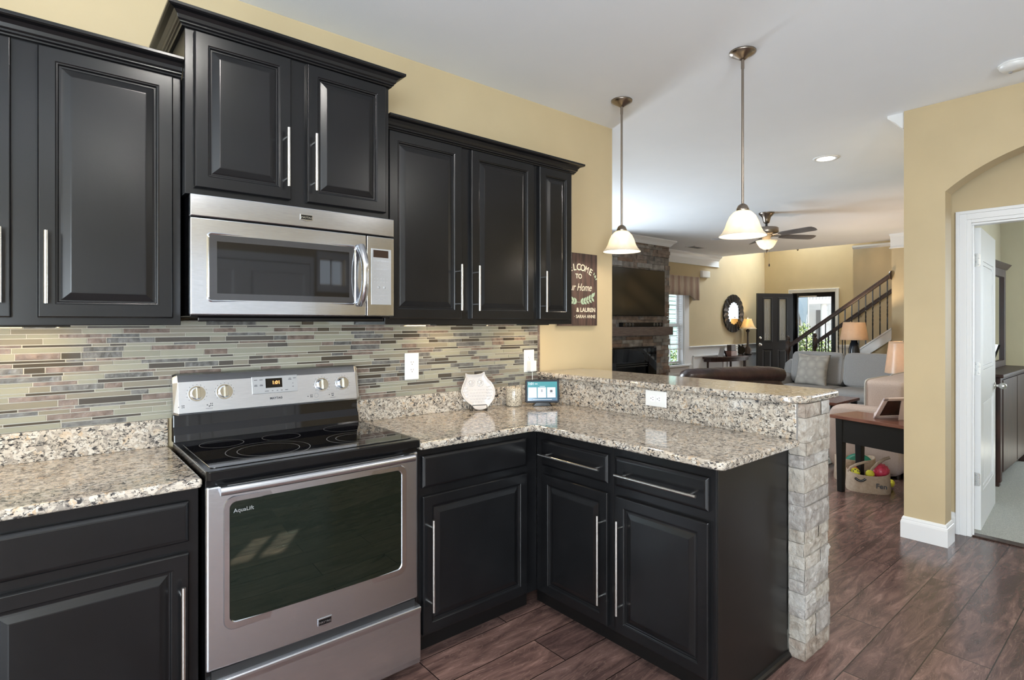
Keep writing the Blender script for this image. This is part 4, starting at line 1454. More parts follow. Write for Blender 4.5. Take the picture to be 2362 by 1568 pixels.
g = MB()
steps = [(1.0, -0.004), (1.0, 0.010), (0.985, 0.0135), (0.955, 0.0125), (0.90, 0.006), (0.80, 0.002), (0.55, 0.001), (0.25, 0.001)]
vs = []
for f_, d in steps:
    for p_ in den:
        vs.append(owl_xyz(cen + (p_ - cen) * f_, d))
k = len(den)
fs = [(j * k + i, j * k + (i + 1) % k, (j + 1) * k + (i + 1) % k, (j + 1) * k + i) for j in range(len(steps) - 1) for i in range(k)]
vs.append(owl_xyz(cen, 0.001))
fs += [((len(steps) - 1) * k + i, (len(steps) - 1) * k + (i + 1) % k, len(vs) - 1) for i in range(k)]
g.add(vs, fs, 0, True)
g.add(vs[:k], [tuple(range(k))], 0)
g.build('dish', M['ceramic'], ow, weld=True)
for ex in (-0.036, 0.014):
    g = MB()
    for q in range(12):
        a = 2 * PI * q / 12
        c = Vector(owl_xyz((ex + 0.017 * math.cos(a), 0.150 + 0.017 * math.sin(a)), 0.002))
        g.blob(c, (0.0052, 0.003, 0.0052), 2.2, 5)
    g.blob(owl_xyz((ex, 0.150), 0.002), (0.011, 0.004, 0.011), 2.2, 6)
    g.blob(owl_xyz((ex, 0.150), 0.005), (0.005, 0.003, 0.005), 2.2, 5)
    g.build('eye', M['ceramic'], ow)
g = MB()
for rw_ in range(5):
    for q in range(6):
        x = -0.045 + (q + (rw_ % 2) * 0.5) * 0.016
        g.blob(owl_xyz((x, 0.112 - rw_ * 0.017), 0.0015), (0.006, 0.002, 0.0028), 2.5, 4)
for q in range(14):
    g.blob(owl_xyz((0.055 + 0.014 * (q % 3) * (1 if q < 9 else 0.6), 0.128 - (q // 3) * 0.017), 0.0025), (0.007, 0.0025, 0.006), 2.5, 4)
    g.blob(owl_xyz((-0.078 + 0.009 * (q % 3), 0.122 - (q // 3) * 0.017), 0.0025), (0.006, 0.0022, 0.006), 2.5, 4)
g.build('feather_relief', M['ceramic'], ow)
st = thing('plate_stand', 'black wire stand holding the owl plate', 'stand', (1.440, -0.098, 0.9095), math.radians(-24), local=True)
g = MB()
for s_ in (-1, 1):
    x = 0.002 + s_ * 0.041
    g.tube([(x, -0.030, 0.028), (x, -0.032, 0.010), (x, -0.030, 0.0025), (x, -0.005, 0.0025), (x, 0.045, 0.0025), (x, 0.048, 0.006), (x * 0.9, 0.042, 0.06)], 0.0021, n=8)
g.tube([(-0.039, -0.030, 0.028), (-0.037, -0.030, 0.033), (0.041, -0.030, 0.033), (0.043, -0.030, 0.028)], 0.0021, n=8)
g.tube([(-0.037, 0.042, 0.06), (0.039, 0.042, 0.06)], 0.0021, n=8)
g.build('wire', M['iron'], st)

cj = thing('candle_jar', 'speckled mercury glass candle jar on the counter', 'candle', (1.705, -0.088, CT))
g = MB().lathe([(0.0, 0.0), (0.040, 0.0), (0.046, 0.004), (0.0475, 0.010), (0.0478, 0.104), (0.0465, 0.107), (0.044, 0.105), (0.0435, 0.012), (0.0, 0.010)], (1.705, -0.088, CT), 40)
g.build('jar', M['speckle'], cj)
MB().lathe([(0.0, 0.062), (0.0433, 0.062)], (1.705, -0.088, CT), 32).build('wax', M['paper'], cj)

sd = thing('smart_display', 'black smart display with a lit teal home screen', 'display', (1.822, -0.205, CT), math.radians(-36), local=True)
TL = math.radians(9)


def sdp(x, z, d):
    return (x, -d * math.cos(TL) + (z - 0.02) * math.sin(TL) - 0.010, z * math.cos(TL) + d * math.sin(TL) + 0.0)


SU = Vector((0, math.sin(TL), math.cos(TL)))
SN = Vector((0, -math.cos(TL), math.sin(TL)))


def slab(x0, x1, z0, z1, d0, d1, mi=0, rad=0.0, mb=None):
    mb = mb or MB()
    pl_ = [(x0, z0), (x1, z0), (x1, z1), (x0, z1)]
    if rad:
        pl_ = rounded(pl_, [rad] * 4)
    k = len(pl_)
    vs = [sdp(x, z, d0) for x, z in pl_] + [sdp(x, z, d1) for x, z in pl_]
    mb.add(vs, [tuple(range(k))[::-1], tuple(range(k, 2 * k))] + [(i, (i + 1) % k, k + (i + 1) % k, k + i) for i in range(k)], mi)
    return mb


bd = slab(-0.099, 0.099, 0.020, 0.154, -0.008, 0.004, rad=0.012).build('bezel', mat('dark_navy_plastic', (0.005, 0.007, 0.013), 0.45, spec=0.25), sd, 0.002)
MB().prism([(0.020, 0.146), (0.001, 0.024), (0.050, 0.022), (0.062, 0.060)], -0.085, 0.085, 'x').build('speaker_housing', M['black'], sd, 0.004)
MB().prism([(-0.058, 0.0), (0.058, 0.0), (0.038, 0.024), (-0.038, 0.024)], -0.016, 0.040, 'y').build('foot', M['black'], sd, 0.003)
m_, t_, b_, l_ = nt('teal_screen')
tc_ = N(t_, 'ShaderNodeTexCoord')
sp_ = N(t_, 'ShaderNodeSeparateXYZ')
l_.new(tc_.outputs['Object'], sp_.inputs[0])
mr_ = N(t_, 'ShaderNodeMapRange')
mr_.inputs[1].default_value, mr_.inputs[2].default_value = 0.03, 0.145
l_.new(sp_.outputs[2], mr_.inputs[0])
rp_ = ramp(t_, [(0.0, (0.11, 0.19, 0.32)), (0.35, (0.05, 0.27, 0.36)), (1.0, (0.06, 0.38, 0.42))])
l_.new(mr_.outputs[0], rp_.inputs[0])
b_.inputs['Base Color'].default_value = (0.01, 0.01, 0.01, 1)
b_.inputs['Roughness'].default_value = 0.1
l_.new(rp_.outputs[0], b_.inputs['Emission Color'])
b_.inputs['Emission Strength'].default_value = 1.0
sc_ = slab(-0.087, 0.087, 0.032, 0.142, 0.0038, 0.0046).build('screen', m_, sd)
card = lit('white_screen_card', (0.80, 0.82, 0.90), 1.0)
darki = lit('screen_ink', (0.02, 0.03, 0.05), 1.0)
for i, x in enumerate((-0.058, -0.003, 0.052)):
    slab(x - 0.0245, x + 0.0245, 0.050, 0.109, 0.0046, 0.0050).build('screen_card', card, sc_)
slab(0.052 - 0.007, 0.052 + 0.007, 0.080, 0.094, 0.0050, 0.0054).build('card_icon', darki, sc_)
slab(-0.003 - 0.004, -0.003 + 0.004, 0.082, 0.097, 0.0050, 0.0054).build('card_icon', lit('screen_grey', (0.25, 0.27, 0.3), 1.0), sc_)
for x in (-0.058, -0.003, 0.052):
    slab(x - 0.017, x + 0.017, 0.071, 0.0735, 0.0050, 0.0053).build('card_caption', lit('screen_caption', (0.5, 0.52, 0.58), 1.0), sc_)
wt = lit('screen_white', (0.9, 0.95, 1.0), 1.0)
text('screen_clock', '1:01', 0.020, sdp(-0.066, 0.124, 0.0048), XR, SN, wt, sc_, bold=0.0003)
slab(-0.044, -0.028, 0.1275, 0.1305, 0.0046, 0.005).build('screen_caption', wt, sc_)
slab(-0.016, 0.016, 0.1135, 0.1155, 0.0046, 0.005).build('screen_caption', wt, sc_)
slab(-0.055, 0.055, 0.0375, 0.0395, 0.0046, 0.005).build('screen_caption', wt, sc_)

# ================================================================== sign by the cabinets
sg = thing('wall_sign', 'stained wooden welcome sign with cream lettering on the kitchen wall', 'sign', (2.312, 0.0, 1.376))
bdm = MB()
for k in range(1):
    bdm.box(2.130, 2.494, -0.026, -0.006, 1.374, 1.856)
bdm.build('board', M['sign'], sg, 0.0015)
cream = mat('cream_sign_paint', (0.72, 0.66, 0.50), 0.6)
sagep = mat('sage_sign_paint', (0.36, 0.47, 0.33), 0.6)
SY = -0.0262
for i, ch_ in enumerate('WELCOME'):
    a_ = (i - 3) * 0.155
    text('lettering', ch_, 0.062, (2.312 + 0.235 * math.sin(a_), SY, 1.520 + 0.235 * math.cos(a_) - 0.012), XR, OY, cream, sg, bold=0.0 if ch_ in 'MW' else 0.0008, sx={'W': 0.68, 'M': 0.78}.get(ch_, 0.95), rot=-a_)
text('lettering', 'TO', 0.044, (2.312, SY, 1.688), XR, OY, cream, sg, bold=0.0006)
text('lettering', 'Our Home', 0.070, (2.308, SY, 1.607), XR, OY, cream, sg, bold=0.0, shear=0.35, sx=0.80)
text('lettering', '& LAUREN', 0.040, (2.382, SY, 1.466), XR, OY, cream, sg, bold=0.0010)
text('lettering', '\u00b7 SARAH ANNE', 0.031, (2.372, SY, 1.425), XR, OY, cream, sg, bold=0.0004)


def leaf2(mb, x, z, a, l, w):
    pts = []
    for q in range(9):
        s_ = q / 8
        pts.append((s_ * l, w * math.sin(PI * s_ ** 0.8)))
    pts += [(s_ * l, -w * math.sin(PI * s_ ** 0.8)) for s_ in (0.875, 0.75, 0.625, 0.5, 0.375, 0.25, 0.125)]
    pl_ = [(x + px_ * math.cos(a) - pz_ * math.sin(a), z + px_ * math.sin(a) + pz_ * math.cos(a)) for px_, pz_ in pts]
    mb.prism(pl_, SY, SY - 0.0008 - 0.0006 * R.random(), 'y')


g = MB()
for sg_ in (1, -1):
    for q in range(5):
        u_ = q / 4
        x, z = 2.312 + sg_ * (0.020 + 0.105 * u_), 1.532 + 0.030 * u_ ** 1.5
        for up in (1, -1):
            a = math.radians(38 + 20 * u_) * up + 0.2
            a = a if sg_ > 0 else PI - a
            leaf2(g, x, z, a, 0.036, 0.0085)
    a = math.radians(50)
    leaf2(g, 2.312 + sg_ * 0.130, 1.566, a if sg_ > 0 else PI - a, 0.045, 0.010)
    g.tube([(2.312 + sg_ * (0.135 * q / 6), SY - 0.0006, 1.530 + 0.036 * (q / 6) ** 1.5) for q in range(7)], 0.0014, n=5)
    for q in range(4):
        leaf2(g, 2.312 + sg_ * (0.145 + 0.006 * q), 1.716 - 0.010 * q, math.radians(60 - 30 * (q % 2)) if sg_ > 0 else math.radians(120 + 30 * (q % 2)), 0.022, 0.0045)
g.build('leaf_garland', sagep, sg)

# ================================================================== lamps on the ceiling
def pendant(label, x, y):
    t = thing('pendant_lamp', label, 'pendant lamp', (x, y, 2.77), 0, 'bell pendants over the bar', local=True)
    MB().lathe([(0.0, -0.040), (0.012, -0.040), (0.020, -0.034), (0.048, -0.018), (0.064, -0.008), (0.066, 0.0), (0.0, 0.0)][::-1], (0, 0, 0), 36).build('canopy', M['bronze'], t)
    MB().cyl((0, 0, -0.775), (0, 0, -0.035), 0.0065, n=12).cyl((0, 0, -0.085), (0, 0, -0.035), 0.0085, n=12).build('rod', M['bronze'], t)
    MB().lathe([(0.0, -0.770), (0.010, -0.772), (0.022, -0.780), (0.031, -0.798), (0.034, -0.815), (0.0, -0.815)], (0, 0, 0), 28).build('socket_cap', M['bronze'], t)
    pr = [(0.030, -0.806), (0.046, -0.816), (0.064, -0.836), (0.077, -0.864), (0.087, -0.894), (0.100, -0.918), (0.116, -0.934), (0.117, -0.938), (0.113, -0.936), (0.096, -0.918), (0.083, -0.893), (0.073, -0.864), (0.060, -0.838), (0.043, -0.820), (0.030, -0.812)]
    MB().lathe(pr, (0, 0, 0), 40).build('glass_shade', M['alabaster'], t)
    b = MB().lathe([(0.0, -0.905), (0.016, -0.900), (0.027, -0.885), (0.030, -0.868), (0.026, -0.850), (0.014, -0.832), (0.013, -0.815), (0, -0.815)], (0, 0, 0), 20)
    b.build('bulb', M['bulb'], t)
    return t


M['bulb'] = lit('glowing_bulb', (1.0, 0.80, 0.52), 14.0)
M['lamplit'] = lit('glowing_diffuser', (1.0, 0.92, 0.80), 9.0)
pa = pendant('bell-shaped pendant lamp hanging in front of the edge of the tan wall', 2.333, -0.375)
pb = dup(pa, (2.308, -1.184, 2.77), 'bell-shaped pendant lamp hanging in front of the ceiling fan')
for x, y in ((2.333, -0.375), (2.308, -1.184)):
    point('pendant_light', (x, y, 1.868), 11, (1, 0.90, 0.76), 0.03)


def downlight(label, x, y):
    t = thing('recessed_light', label, 'ceiling light', (x, y, 2.77), 0, 'recessed ceiling lights', local=True)
    MB().lathe([(0.070, -0.001), (0.070, -0.006), (0.096, -0.005), (0.099, 0.0)], (0, 0, 0), 40).build('trim_ring', M['trim'], t)
    MB().lathe([(0.0, -0.003), (0.072, -0.003)], (0, 0, 0), 40).build('lens', M['lamplit'], t)
    return t


da = downlight('recessed light glowing in the ceiling between the pendants and the arch', 4.577, -0.707)
SPOTS = [(4.577, -0.707)]
for i, (x, y, lb) in enumerate(((0.10, -1.45, 'unseen recessed light added above the range aisle'), (0.10, -3.6, 'unseen recessed light added behind the camera'), (2.2, -3.2, 'unseen recessed light added over the dining side'), (-1.9, -1.6, 'unseen recessed light added by the left wall'))):
    dup(da, (x, y, 2.77), lb)  # extra ceiling lights out of view, added to brighten the kitchen
    SPOTS.append((x, y))
for x, y in SPOTS:
    d = bpy.data.lights.new('downlight', 'AREA')
    d.shape = 'DISK'
    d.size = 0.14
    d.energy = 16
    d.color = (1.0, 0.96, 0.90)
    o = bpy.data.objects.new('downlight', d)
    COL.objects.link(o)
    o.location = (x, y, 2.758)
# under-cabinet lights
for x, w_ in ((-0.42, 0.22), (1.22, 0.22), (1.78, 0.2)):
    g = MB().box(x - w_ / 2, x + w_ / 2, -0.20, -0.14, 1.3795, 1.3855)
    o = g.build('under_cabinet_light', M['black'], None, 0.001)
    tag(o, {-0.42: 'slim light bar under the left wall cabinet', 1.22: 'slim light bar under the right double wall cabinet', 1.78: 'short light bar under the narrow wall cabinet'}[x], 'light', 'under-cabinet light bars')
    d = area('under_cabinet_glow', (x, -0.17, 1.378), (x, -0.12, 0.9), w_ * 0.8, 0.05, 1.5, (1.0, 0.74, 0.42))

sk = thing('smoke_detector', 'round white smoke detector on the ceiling by the arch', 'smoke detector', (3.506, -2.07, 2.77), local=True)
MB().lathe([(0.0, 0.0), (0.068, 0.0), (0.070, -0.010), (0.066, -0.012)][::-1], (0, 0, 0), 40).build('base', M['white'], sk)
MB().lathe([(0.066, -0.010), (0.064, -0.022), (0.052, -0.034), (0.0, -0.038)], (0, 0, 0), 40).build('cover', M['white'], sk)
MB().lathe([(0.0, -0.042), (0.008, -0.0415), (0.009, -0.036)], (0.028, 0.02, 0.0015), 12).build('button', M['inkpale'], sk)

vt = thing('ceiling_vent', 'white slatted air vent in the living room ceiling', 'vent', (8.639, 3.117, 2.77), local=True)
MB().box(-0.20, 0.20, -0.10, -0.075, -0.008, 0).box(-0.20, 0.20, 0.075, 0.10, -0.008, 0).box(-0.20, -0.175, -0.10, 0.10, -0.008, 0).box(0.175, 0.20, -0.10, 0.10, -0.008, 0).build('frame', M['trim'], vt)
g = MB()
for k in range(9):
    g.obox((0, -0.068 + k * 0.017, -0.005), (0.175, 0.0075, 0.0008), ((1, 0, 0), (0, 1, 0.5), (0, -0.5, 1)))
g.build('slats', M['inkpale'], vt)

# ceiling fan
fn = thing('ceiling_fan', 'five-blade ceiling fan with a glass light bowl', 'ceiling fan', (6.488, 0.74, 2.77), local=True)
MB().lathe([(0.0, -0.135), (0.018, -0.135), (0.034, -0.125), (0.042, -0.095), (0.052, -0.055), (0.082, -0.022), (0.092, -0.010), (0.092, 0.0), (0, 0)][::-1], (0, 0, 0), 36).build('canopy', M['bronze'], fn)
MB().cyl((0, 0, -0.20), (0, 0, -0.12), 0.014).build('downrod', M['iron'], fn)
MB().lathe([(0, -0.185), (0.13, -0.187), (0.143, -0.196), (0.143, -0.258), (0.13, -0.270), (0.085, -0.280), (0.085, -0.298), (0.05, -0.302), (0.05, -0.345), (0.0, -0.348)], (0, 0, 0), 36).build('motor_housing', M['bronze'], fn)
RT_ = Vector((math.cos(0.717), -math.sin(0.717), 0))
FW_ = Vector((math.sin(0.717), math.cos(0.717), 0))
for k in range(5):
    a = math.radians(10 + 72 * k)
    d_ = RT_ * math.cos(a) + FW_ * math.sin(a)
    sd_ = Vector((0, 0, 1)).cross(d_)
    up_ = Vector((0, 0, 1))
    tl = math.radians(-14)
    s2 = sd_ * math.cos(tl) + up_ * math.sin(tl)
    u2 = up_ * math.cos(tl) - sd_ * math.sin(tl)
    g = MB()
    pts = [(0.19, 0.045), (0.26, 0.058), (0.45, 0.066), (0.62, 0.066), (0.655, 0.055), (0.668, 0.02)]
    full = [(x, y) for x, y in pts] + [(x, -y) for x, y in pts[::-1]]
    o0 = Vector((0, 0, -0.292))
    vs = [o0 + d_ * x + s2 * y + u2 * h_ for h_ in (0, 0.006) for x, y in full]
    L = len(full)
    g.add(vs, [tuple(range(L))[::-1], tuple(range(L, 2 * L))] + [(i, (i + 1) % L, L + (i + 1) % L, L + i) for i in range(L)])
    bb = g.build('blade', noisy('walnut_fan_blade', (0.10, 0.085, 0.08), (0.16, 0.14, 0.13), 6, 0.40) if k == 0 else bpy.data.materials['walnut_fan_blade'], fn, 0.001)
    MB().obox(o0 + d_ * 0.155 + up_ * 0.008, (0.085, 0.016, 0.004), (d_, s2, u2)).obox(o0 + d_ * 0.225 + u2 * 0.008, (0.03, 0.036, 0.003), (d_, s2, u2)).build('blade_arm', M['bronze'], bb, 0.002)
pr = [(0.052, -0.345), (0.128, -0.348), (0.120, -0.362), (0.104, -0.395), (0.078, -0.432), (0.040, -0.456), (0.008, -0.463), (0.008, -0.458), (0.038, -0.451), (0.074, -0.428), (0.100, -0.392), (0.116, -0.360), (0.052, -0.350)]
MB().lathe(pr, (0, 0, 0), 40).build('light_bowl', M['alabaster'], fn)
MB().lathe([(0.0, -0.510), (0.004, -0.505), (0.006, -0.490), (0.022, -0.470), (0.026, -0.460), (0.0, -0.455)], (0, 0, 0), 20).build('finial', M['bronze'], fn)
g = MB()
g.cyl((0.03, -0.02, -0.64), (0.03, -0.02, -0.34), 0.0018, n=6).cyl((0.0, 0.03, -0.56), (0.0, 0.03, -0.34), 0.0018, n=6)
pc = g.build('pull_chain', M['bronze'], fn)
MB().lathe([(0.0, -0.675), (0.008, -0.668), (0.010, -0.655), (0.006, -0.638), (0.0, -0.634)], (0.03, -0.02, 0), 12).build('chain_weight', M['darkwood'], pc)
point('fan_light', (6.488, 0.74, 2.385), 55, (1, 0.86, 0.68), 0.04)

cl_ = thing('chandelier', 'bronze tip of the foyer chandelier below the ceiling edge', 'chandelier', (11.2, 2.40, 5.07), local=True)
MB().cyl((0, 0, -1.7), (0, 0, 0.13), 0.012).build('chain', M['bronze'], cl_)
MB().lathe([(0.0, -1.7), (0.10, -1.72), (0.16, -1.85), (0.12, -2.02), (0.05, -2.10), (0.0, -2.12)], (0, 0, 0), 28).build('bowl', M['alabaster'], cl_)
MB().lathe([(0.10, -2.06), (0.105, -2.075), (0.05, -2.13), (0.02, -2.19), (0.014, -2.215), (0.0, -2.225)], (0, 0, 0), 20).build('finial', M['bronze'], cl_)

# ================================================================== fireplace wall
fp = thing('fireplace', 'stacked ledgestone fireplace reaching the ceiling', 'fireplace', (6.64, 3.3, 0.0))
RF = random.Random(21)
g = MB()
z = 0.0
fbx0, fbx1, fbz = 6.02, 7.28, 0.985
while z < H - 0.095:
    h = RF.choice([0.052, 0.062, 0.078, 0.045])
    h = min(h, H - 0.092 - z)
    x = 5.70
    while x < 7.63:
        L = RF.choice([0.10, 0.16, 0.22, 0.30, 0.36])
        x1 = min(x + L, 7.64)
        if 7.64 - x1 < 0.06:
            x1 = 7.64
        d = RF.uniform(0.004, 0.036)
        a, b = x + 0.0015, x1 - 0.0015
        if x1 == 7.64:
            b = 7.640 + RF.uniform(0.0, 0.02)
        ok = True
        if z < fbz and b > fbx0 and a < fbx1:
            if a < fbx0:
                b = fbx0
            elif b > fbx1:
                a = fbx1
            else:
                ok = False
        if ok and b - a > 0.02:
            y0 = 3.02 - d
            q = [RF.uniform(-0.006, 0.006) for _ in range(4)]
            vs = [(a, y0 + q[0], z), (b, y0 + q[1], z), (b, y0 + q[2], z + h - 0.002), (a, y0 + q[3], z + h - 0.002), (a, 3.06, z), (b, 3.06, z), (b, 3.06, z + h - 0.002), (a, 3.06, z + h - 0.002)]
            g.add(vs, [(0, 1, 2, 3), (0, 4, 5, 1), (1, 5, 6, 2), (2, 6, 7, 3), (3, 7, 4, 0)], RF.choices([0, 1, 2, 3], [40, 34, 8, 18])[0])
        x = x1
    z += h
g.build('stone_facing', LEDGE, fp)
MB().box(5.70, 7.64, 3.04, 3.658, 1.0, H - 0.002).box(5.70, fbx0, 3.04, 3.658, 0, 1.0).box(fbx1, 7.64, 3.04, 3.658, 0, 1.0).build('chimney_breast', LEDGE[0], fp)
MB().box(5.62, 7.535, 2.84, 3.05, 1.190, 1.328).build('mantel_shelf', M['mantel'], fp, 0.006)
sl = MB().box(6.02, 6.26, 2.985, 3.05, 0, 0.985).box(7.07, 7.28, 2.985, 3.05, 0, 0.985).box(6.26, 7.07, 2.985, 3.05, 0.755, 0.985)
sl.build('firebox_surround', M['blackgloss'], fp, 0.003)
fbm = MB().box(6.26, 7.07, 3.25, 3.28, 0.02, 0.755).box(6.24, 6.26, 3.0, 3.28, 0, 0.755).box(7.07, 7.09, 3.0, 3.28, 0, 0.755).box(6.26, 7.07, 3.0, 3.28, 0, 0.03)
fbm.build('firebox', M['cavity'], fp)
g = MB()
for z in (0.735, 0.70, 0.10):
    g.box(6.27, 7.06, 3.0, 3.01, z - 0.010, z + 0.010)
g.build('louvre', mat('dark_grey_metal', (0.05, 0.05, 0.05), 0.4, 0.7), fp)

tv = thing('television', 'large black wall-mounted television over the mantel', 'television', (6.77, 2.95, 1.5))
MB().box(6.10, 7.435, 2.935, 2.975, 1.500, 2.245).build('bezel', M['black'], tv, 0.004)
MB().box(6.112, 7.423, 2.931, 2.936, 1.515, 2.235).build('screen', mat('dark_tv_screen', (0.010, 0.011, 0.010), 0.12, spec=0.6), tv)
MB().box(6.5, 7.0, 2.975, 3.02, 1.7, 2.05).build('wall_bracket', M['iron'], tv)
sb = thing('soundbar', 'black soundbar lying on the mantel shelf', 'soundbar', (6.8, 2.92, 1.328))
MB().box(6.29, 7.29, 2.87, 2.96, 1.329, 1.397).build('cabinet', M['black'], sb, 0.008)
g = MB()
for x in (6.36, 6.44, 6.52, 7.06, 7.14, 7.22):
    g.lathe([(0.0, 0.0), (0.024, -0.001), (0.028, 0.002)], (x, 2.868, 1.363), 16, axis='y')
g.build('driver_cone', mat('dark_grey_cone', (0.03, 0.03, 0.03), 0.4), sb)

db = thing('chime_box', 'small ivory chime box high on the tan wall', 'chime box', (9.78, 3.66, 2.375))
MB().box(9.64, 9.93, 3.60, 3.66, 2.305, 2.44).build('cover', M['paper'], db, 0.015, seg=3)

# round scalloped mirror
mr = thing('wall_mirror', 'round mirror with dark scalloped sunburst frame', 'mirror', (10.90, 3.655, 1.592))
g = MB()
n_, lob = 240, 20
prof = [0.235, 0.26, 0.32, 0.37, 0.40, 0.395]
vs = []
for j, r0 in enumerate(prof):
    for k in range(n_):
        a = 2 * PI * k / n_
        w_ = abs(((k * lob / n_) % 1.0) - 0.5) * 2
        rr = r0 * (1 + (0.030 if j >= 3 else 0.0) * (1 - w_ ** 2))
        yy = 3.625 - 0.020 * w_ * (1 if j < 5 else 0) + (0.03 if j == 5 else 0)
        vs.append((10.90 + rr * math.cos(a), yy, 1.592 + rr * math.sin(a)))
fs = [(j * n_ + k, j * n_ + (k + 1) % n_, (j + 1) * n_ + (k + 1) % n_, (j + 1) * n_ + k) for j in range(len(prof) - 1) for k in range(n_)]
g.add(vs, fs)
g.build('frame', mat('dark_pewter', (0.050, 0.048, 0.052), 0.25, 0.6), mr)
MB().lathe([(0.0, -0.001), (0.246, 0.0), (0.246, 0.025)], (10.90, 3.622, 1.592), 64, axis='y', smooth=False).build('mirror_glass', M['mirror'], mr)

# console table and what stands on it
CZ = 0.70
ct_ = thing('console_table', 'half-round dark console table below the sunburst mirror', 'table', (10.55, 3.45, 0.0))
hp = [(10.55 + 0.86 * math.cos(PI + PI * k / 24), 3.635 + 0.36 * math.sin(PI + PI * k / 24)) for k in range(25)]
MB().prism(hp, CZ - 0.035, CZ).build('tabletop', M['espresso'], ct_, 0.004)
MB().prism([(10.55 + (x - 10.55) * 0.93, 3.635 + (y - 3.635) * 0.9) for x, y in hp], CZ - 0.10, CZ - 0.035).build('apron', M['espresso'], ct_)
for x, y in ((9.80, 3.58), (10.30, 3.36), (10.85, 3.36), (11.30, 3.58)):
    MB().cyl((x, y, 0), (x, y, CZ - 0.06), 0.015, 0.022, n=12).build('leg', M['espresso'], ct_)


def table_lamp(label, x, y, z, base, zb, zt, rb, rt, m, watts, col, group=None, finial=None, bell=False):
    t = thing('table_lamp', label, 'lamp', (x, y, z), group=group)
    MB().lathe(base[0], (x, y, 0), base[2] if len(base) > 2 else 28).build('base', base[1], t)
    n_ = 12
    pr = []
    for k in range(n_ + 1):
        u_ = k / n_
        rr = rb + (rt - rb) * (u_ ** 0.55 if bell else u_)
        pr.append((rr, zb + (zt - zb) * u_))
    pr += [(rr - 0.003, zz) for rr, zz in pr[::-1]]
    pr.append(pr[0])
    MB().lathe(pr, (x, y, 0), 40).build('lamp_shade', m, t)
    g = MB().cyl((x, y, zb - 0.02), (x, y, zt + 0.01), 0.005, n=8)
    for k in range(3):
        a = 2 * PI * k / 3
        g.cyl((x, y, zt - 0.006), (x + (rt - 0.002) * math.cos(a), y + (rt - 0.002) * math.sin(a), zt - 0.006), 0.002, n=6)
    g.build('harp', M['bronze'], t)
    if finial:
        MB().lathe([(0.0, zt + 0.045), (0.010, zt + 0.038), (0.022, zt + 0.030), (0.010, zt + 0.018), (0.008, zt), (0.0, zt)], (x, y, 0), 14).build('finial', M['bronze'], t)
    bz = zb + (zt - zb) * 0.42
    MB().lathe([(0.0, bz - 0.035), (0.02, bz - 0.028), (0.03, bz), (0.02, bz + 0.028), (0.0, bz + 0.035)], (x, y, 0), 14).build('bulb', M['bulb'], t)
    point('lamp_light', (x, y, bz + 0.07), watts, col, 0.025)
    return t


table_lamp('buffet lamp with a bell shade on the console table', 11.21, 3.47, CZ,
           ([(0.0, CZ), (0.085, CZ), (0.085, CZ + 0.02), (0.065, CZ + 0.04), (0.075, CZ + 0.09), (0.070, CZ + 0.14), (0.035, CZ + 0.17), (0.022, CZ + 0.22), (0.016, CZ + 0.38), (0.020, CZ + 0.48), (0.045, CZ + 0.52), (0.018, CZ + 0.545), (0.010, CZ + 0.58), (0.0, CZ + 0.58)], M['darkwood']),
           1.262, 1.480, 0.190, 0.078, M['silk'], 16, (1, 0.82, 0.56), finial=True, bell=True)
pf = thing('picture_frame', 'tilted picture frame seen from its edge on the console table', 'picture frame', (10.05, 3.42, CZ), math.radians(60), local=True)
MB().obox((0, 0.0, 0.105), (0.085, 0.008, 0.110), ((1, 0, 0), (0, math.cos(0.25), math.sin(0.25)), (0, -math.sin(0.25), math.cos(0.25)))).build('frame', M['silver'], pf, 0.002)
MB().obox((0, -0.075, 0.085), (0.025, 0.004, 0.090), ((1, 0, 0), (0, math.cos(-0.42), math.sin(-0.42)), (0, -math.sin(-0.42), math.cos(-0.42)))).build('easel_back', M['black'], pf)
bk = thing('keepsake_box', 'dark red-brown block stacked with a small dark box on the console table', 'box', (10.45, 3.44, CZ))
MB().box(10.32, 10.56, 3.36, 3.50, CZ + 0.001, CZ + 0.11).build('lower_block', M['cherry'], bk, 0.004)
MB().box(10.36, 10.52, 3.38, 3.48, CZ + 0.11, CZ + 0.235).build('upper_box', M['darkwood'], bk, 0.004)
bk2 = thing('letter_block', 'white letter block beside the alarm clock on the console table', 'decoration', (10.62, 3.44, CZ))
MB().box(10.59, 10.66, 3.40, 3.48, CZ + 0.001, CZ + 0.225).build('block', M['white'], bk2, 0.004)
g = MB()
for z in (CZ + 0.15, CZ + 0.19):
    g.lathe([(0.0, -0.002), (0.016, -0.002), (0.017, 0.0)], (10.625, 3.40, z), 14, axis='y')
g.build('dot', M['ink'], bk2)
ak = thing('alarm_clock', 'twin-bell alarm clock with a white face on the console table', 'clock', (10.82, 3.42, CZ), math.radians(-25), local=True)
MB().lathe([(0.0, 0.03), (0.085, 0.03), (0.092, 0.02), (0.092, -0.02), (0.084, -0.026)], (0, 0, 0.118), 36, axis='y').build('case', M['black'], ak)
fc = MB().lathe([(0.0, -0.023), (0.080, -0.023), (0.083, -0.018)], (0, 0, 0.118), 36, axis='y').build('face', M['paper'], ak)
MB().obox((0.012, -0.0245, 0.135), (0.002, 0.0006, 0.022), ((1, 0, -0.6), (0, 1, 0), (0.6, 0, 1))).obox((-0.018, -0.0245, 0.122), (0.022, 0.0006, 0.002), ((1, 0, -0.2), (0, 1, 0), (0.2, 0, 1))).build('hands', M['ink'], fc)
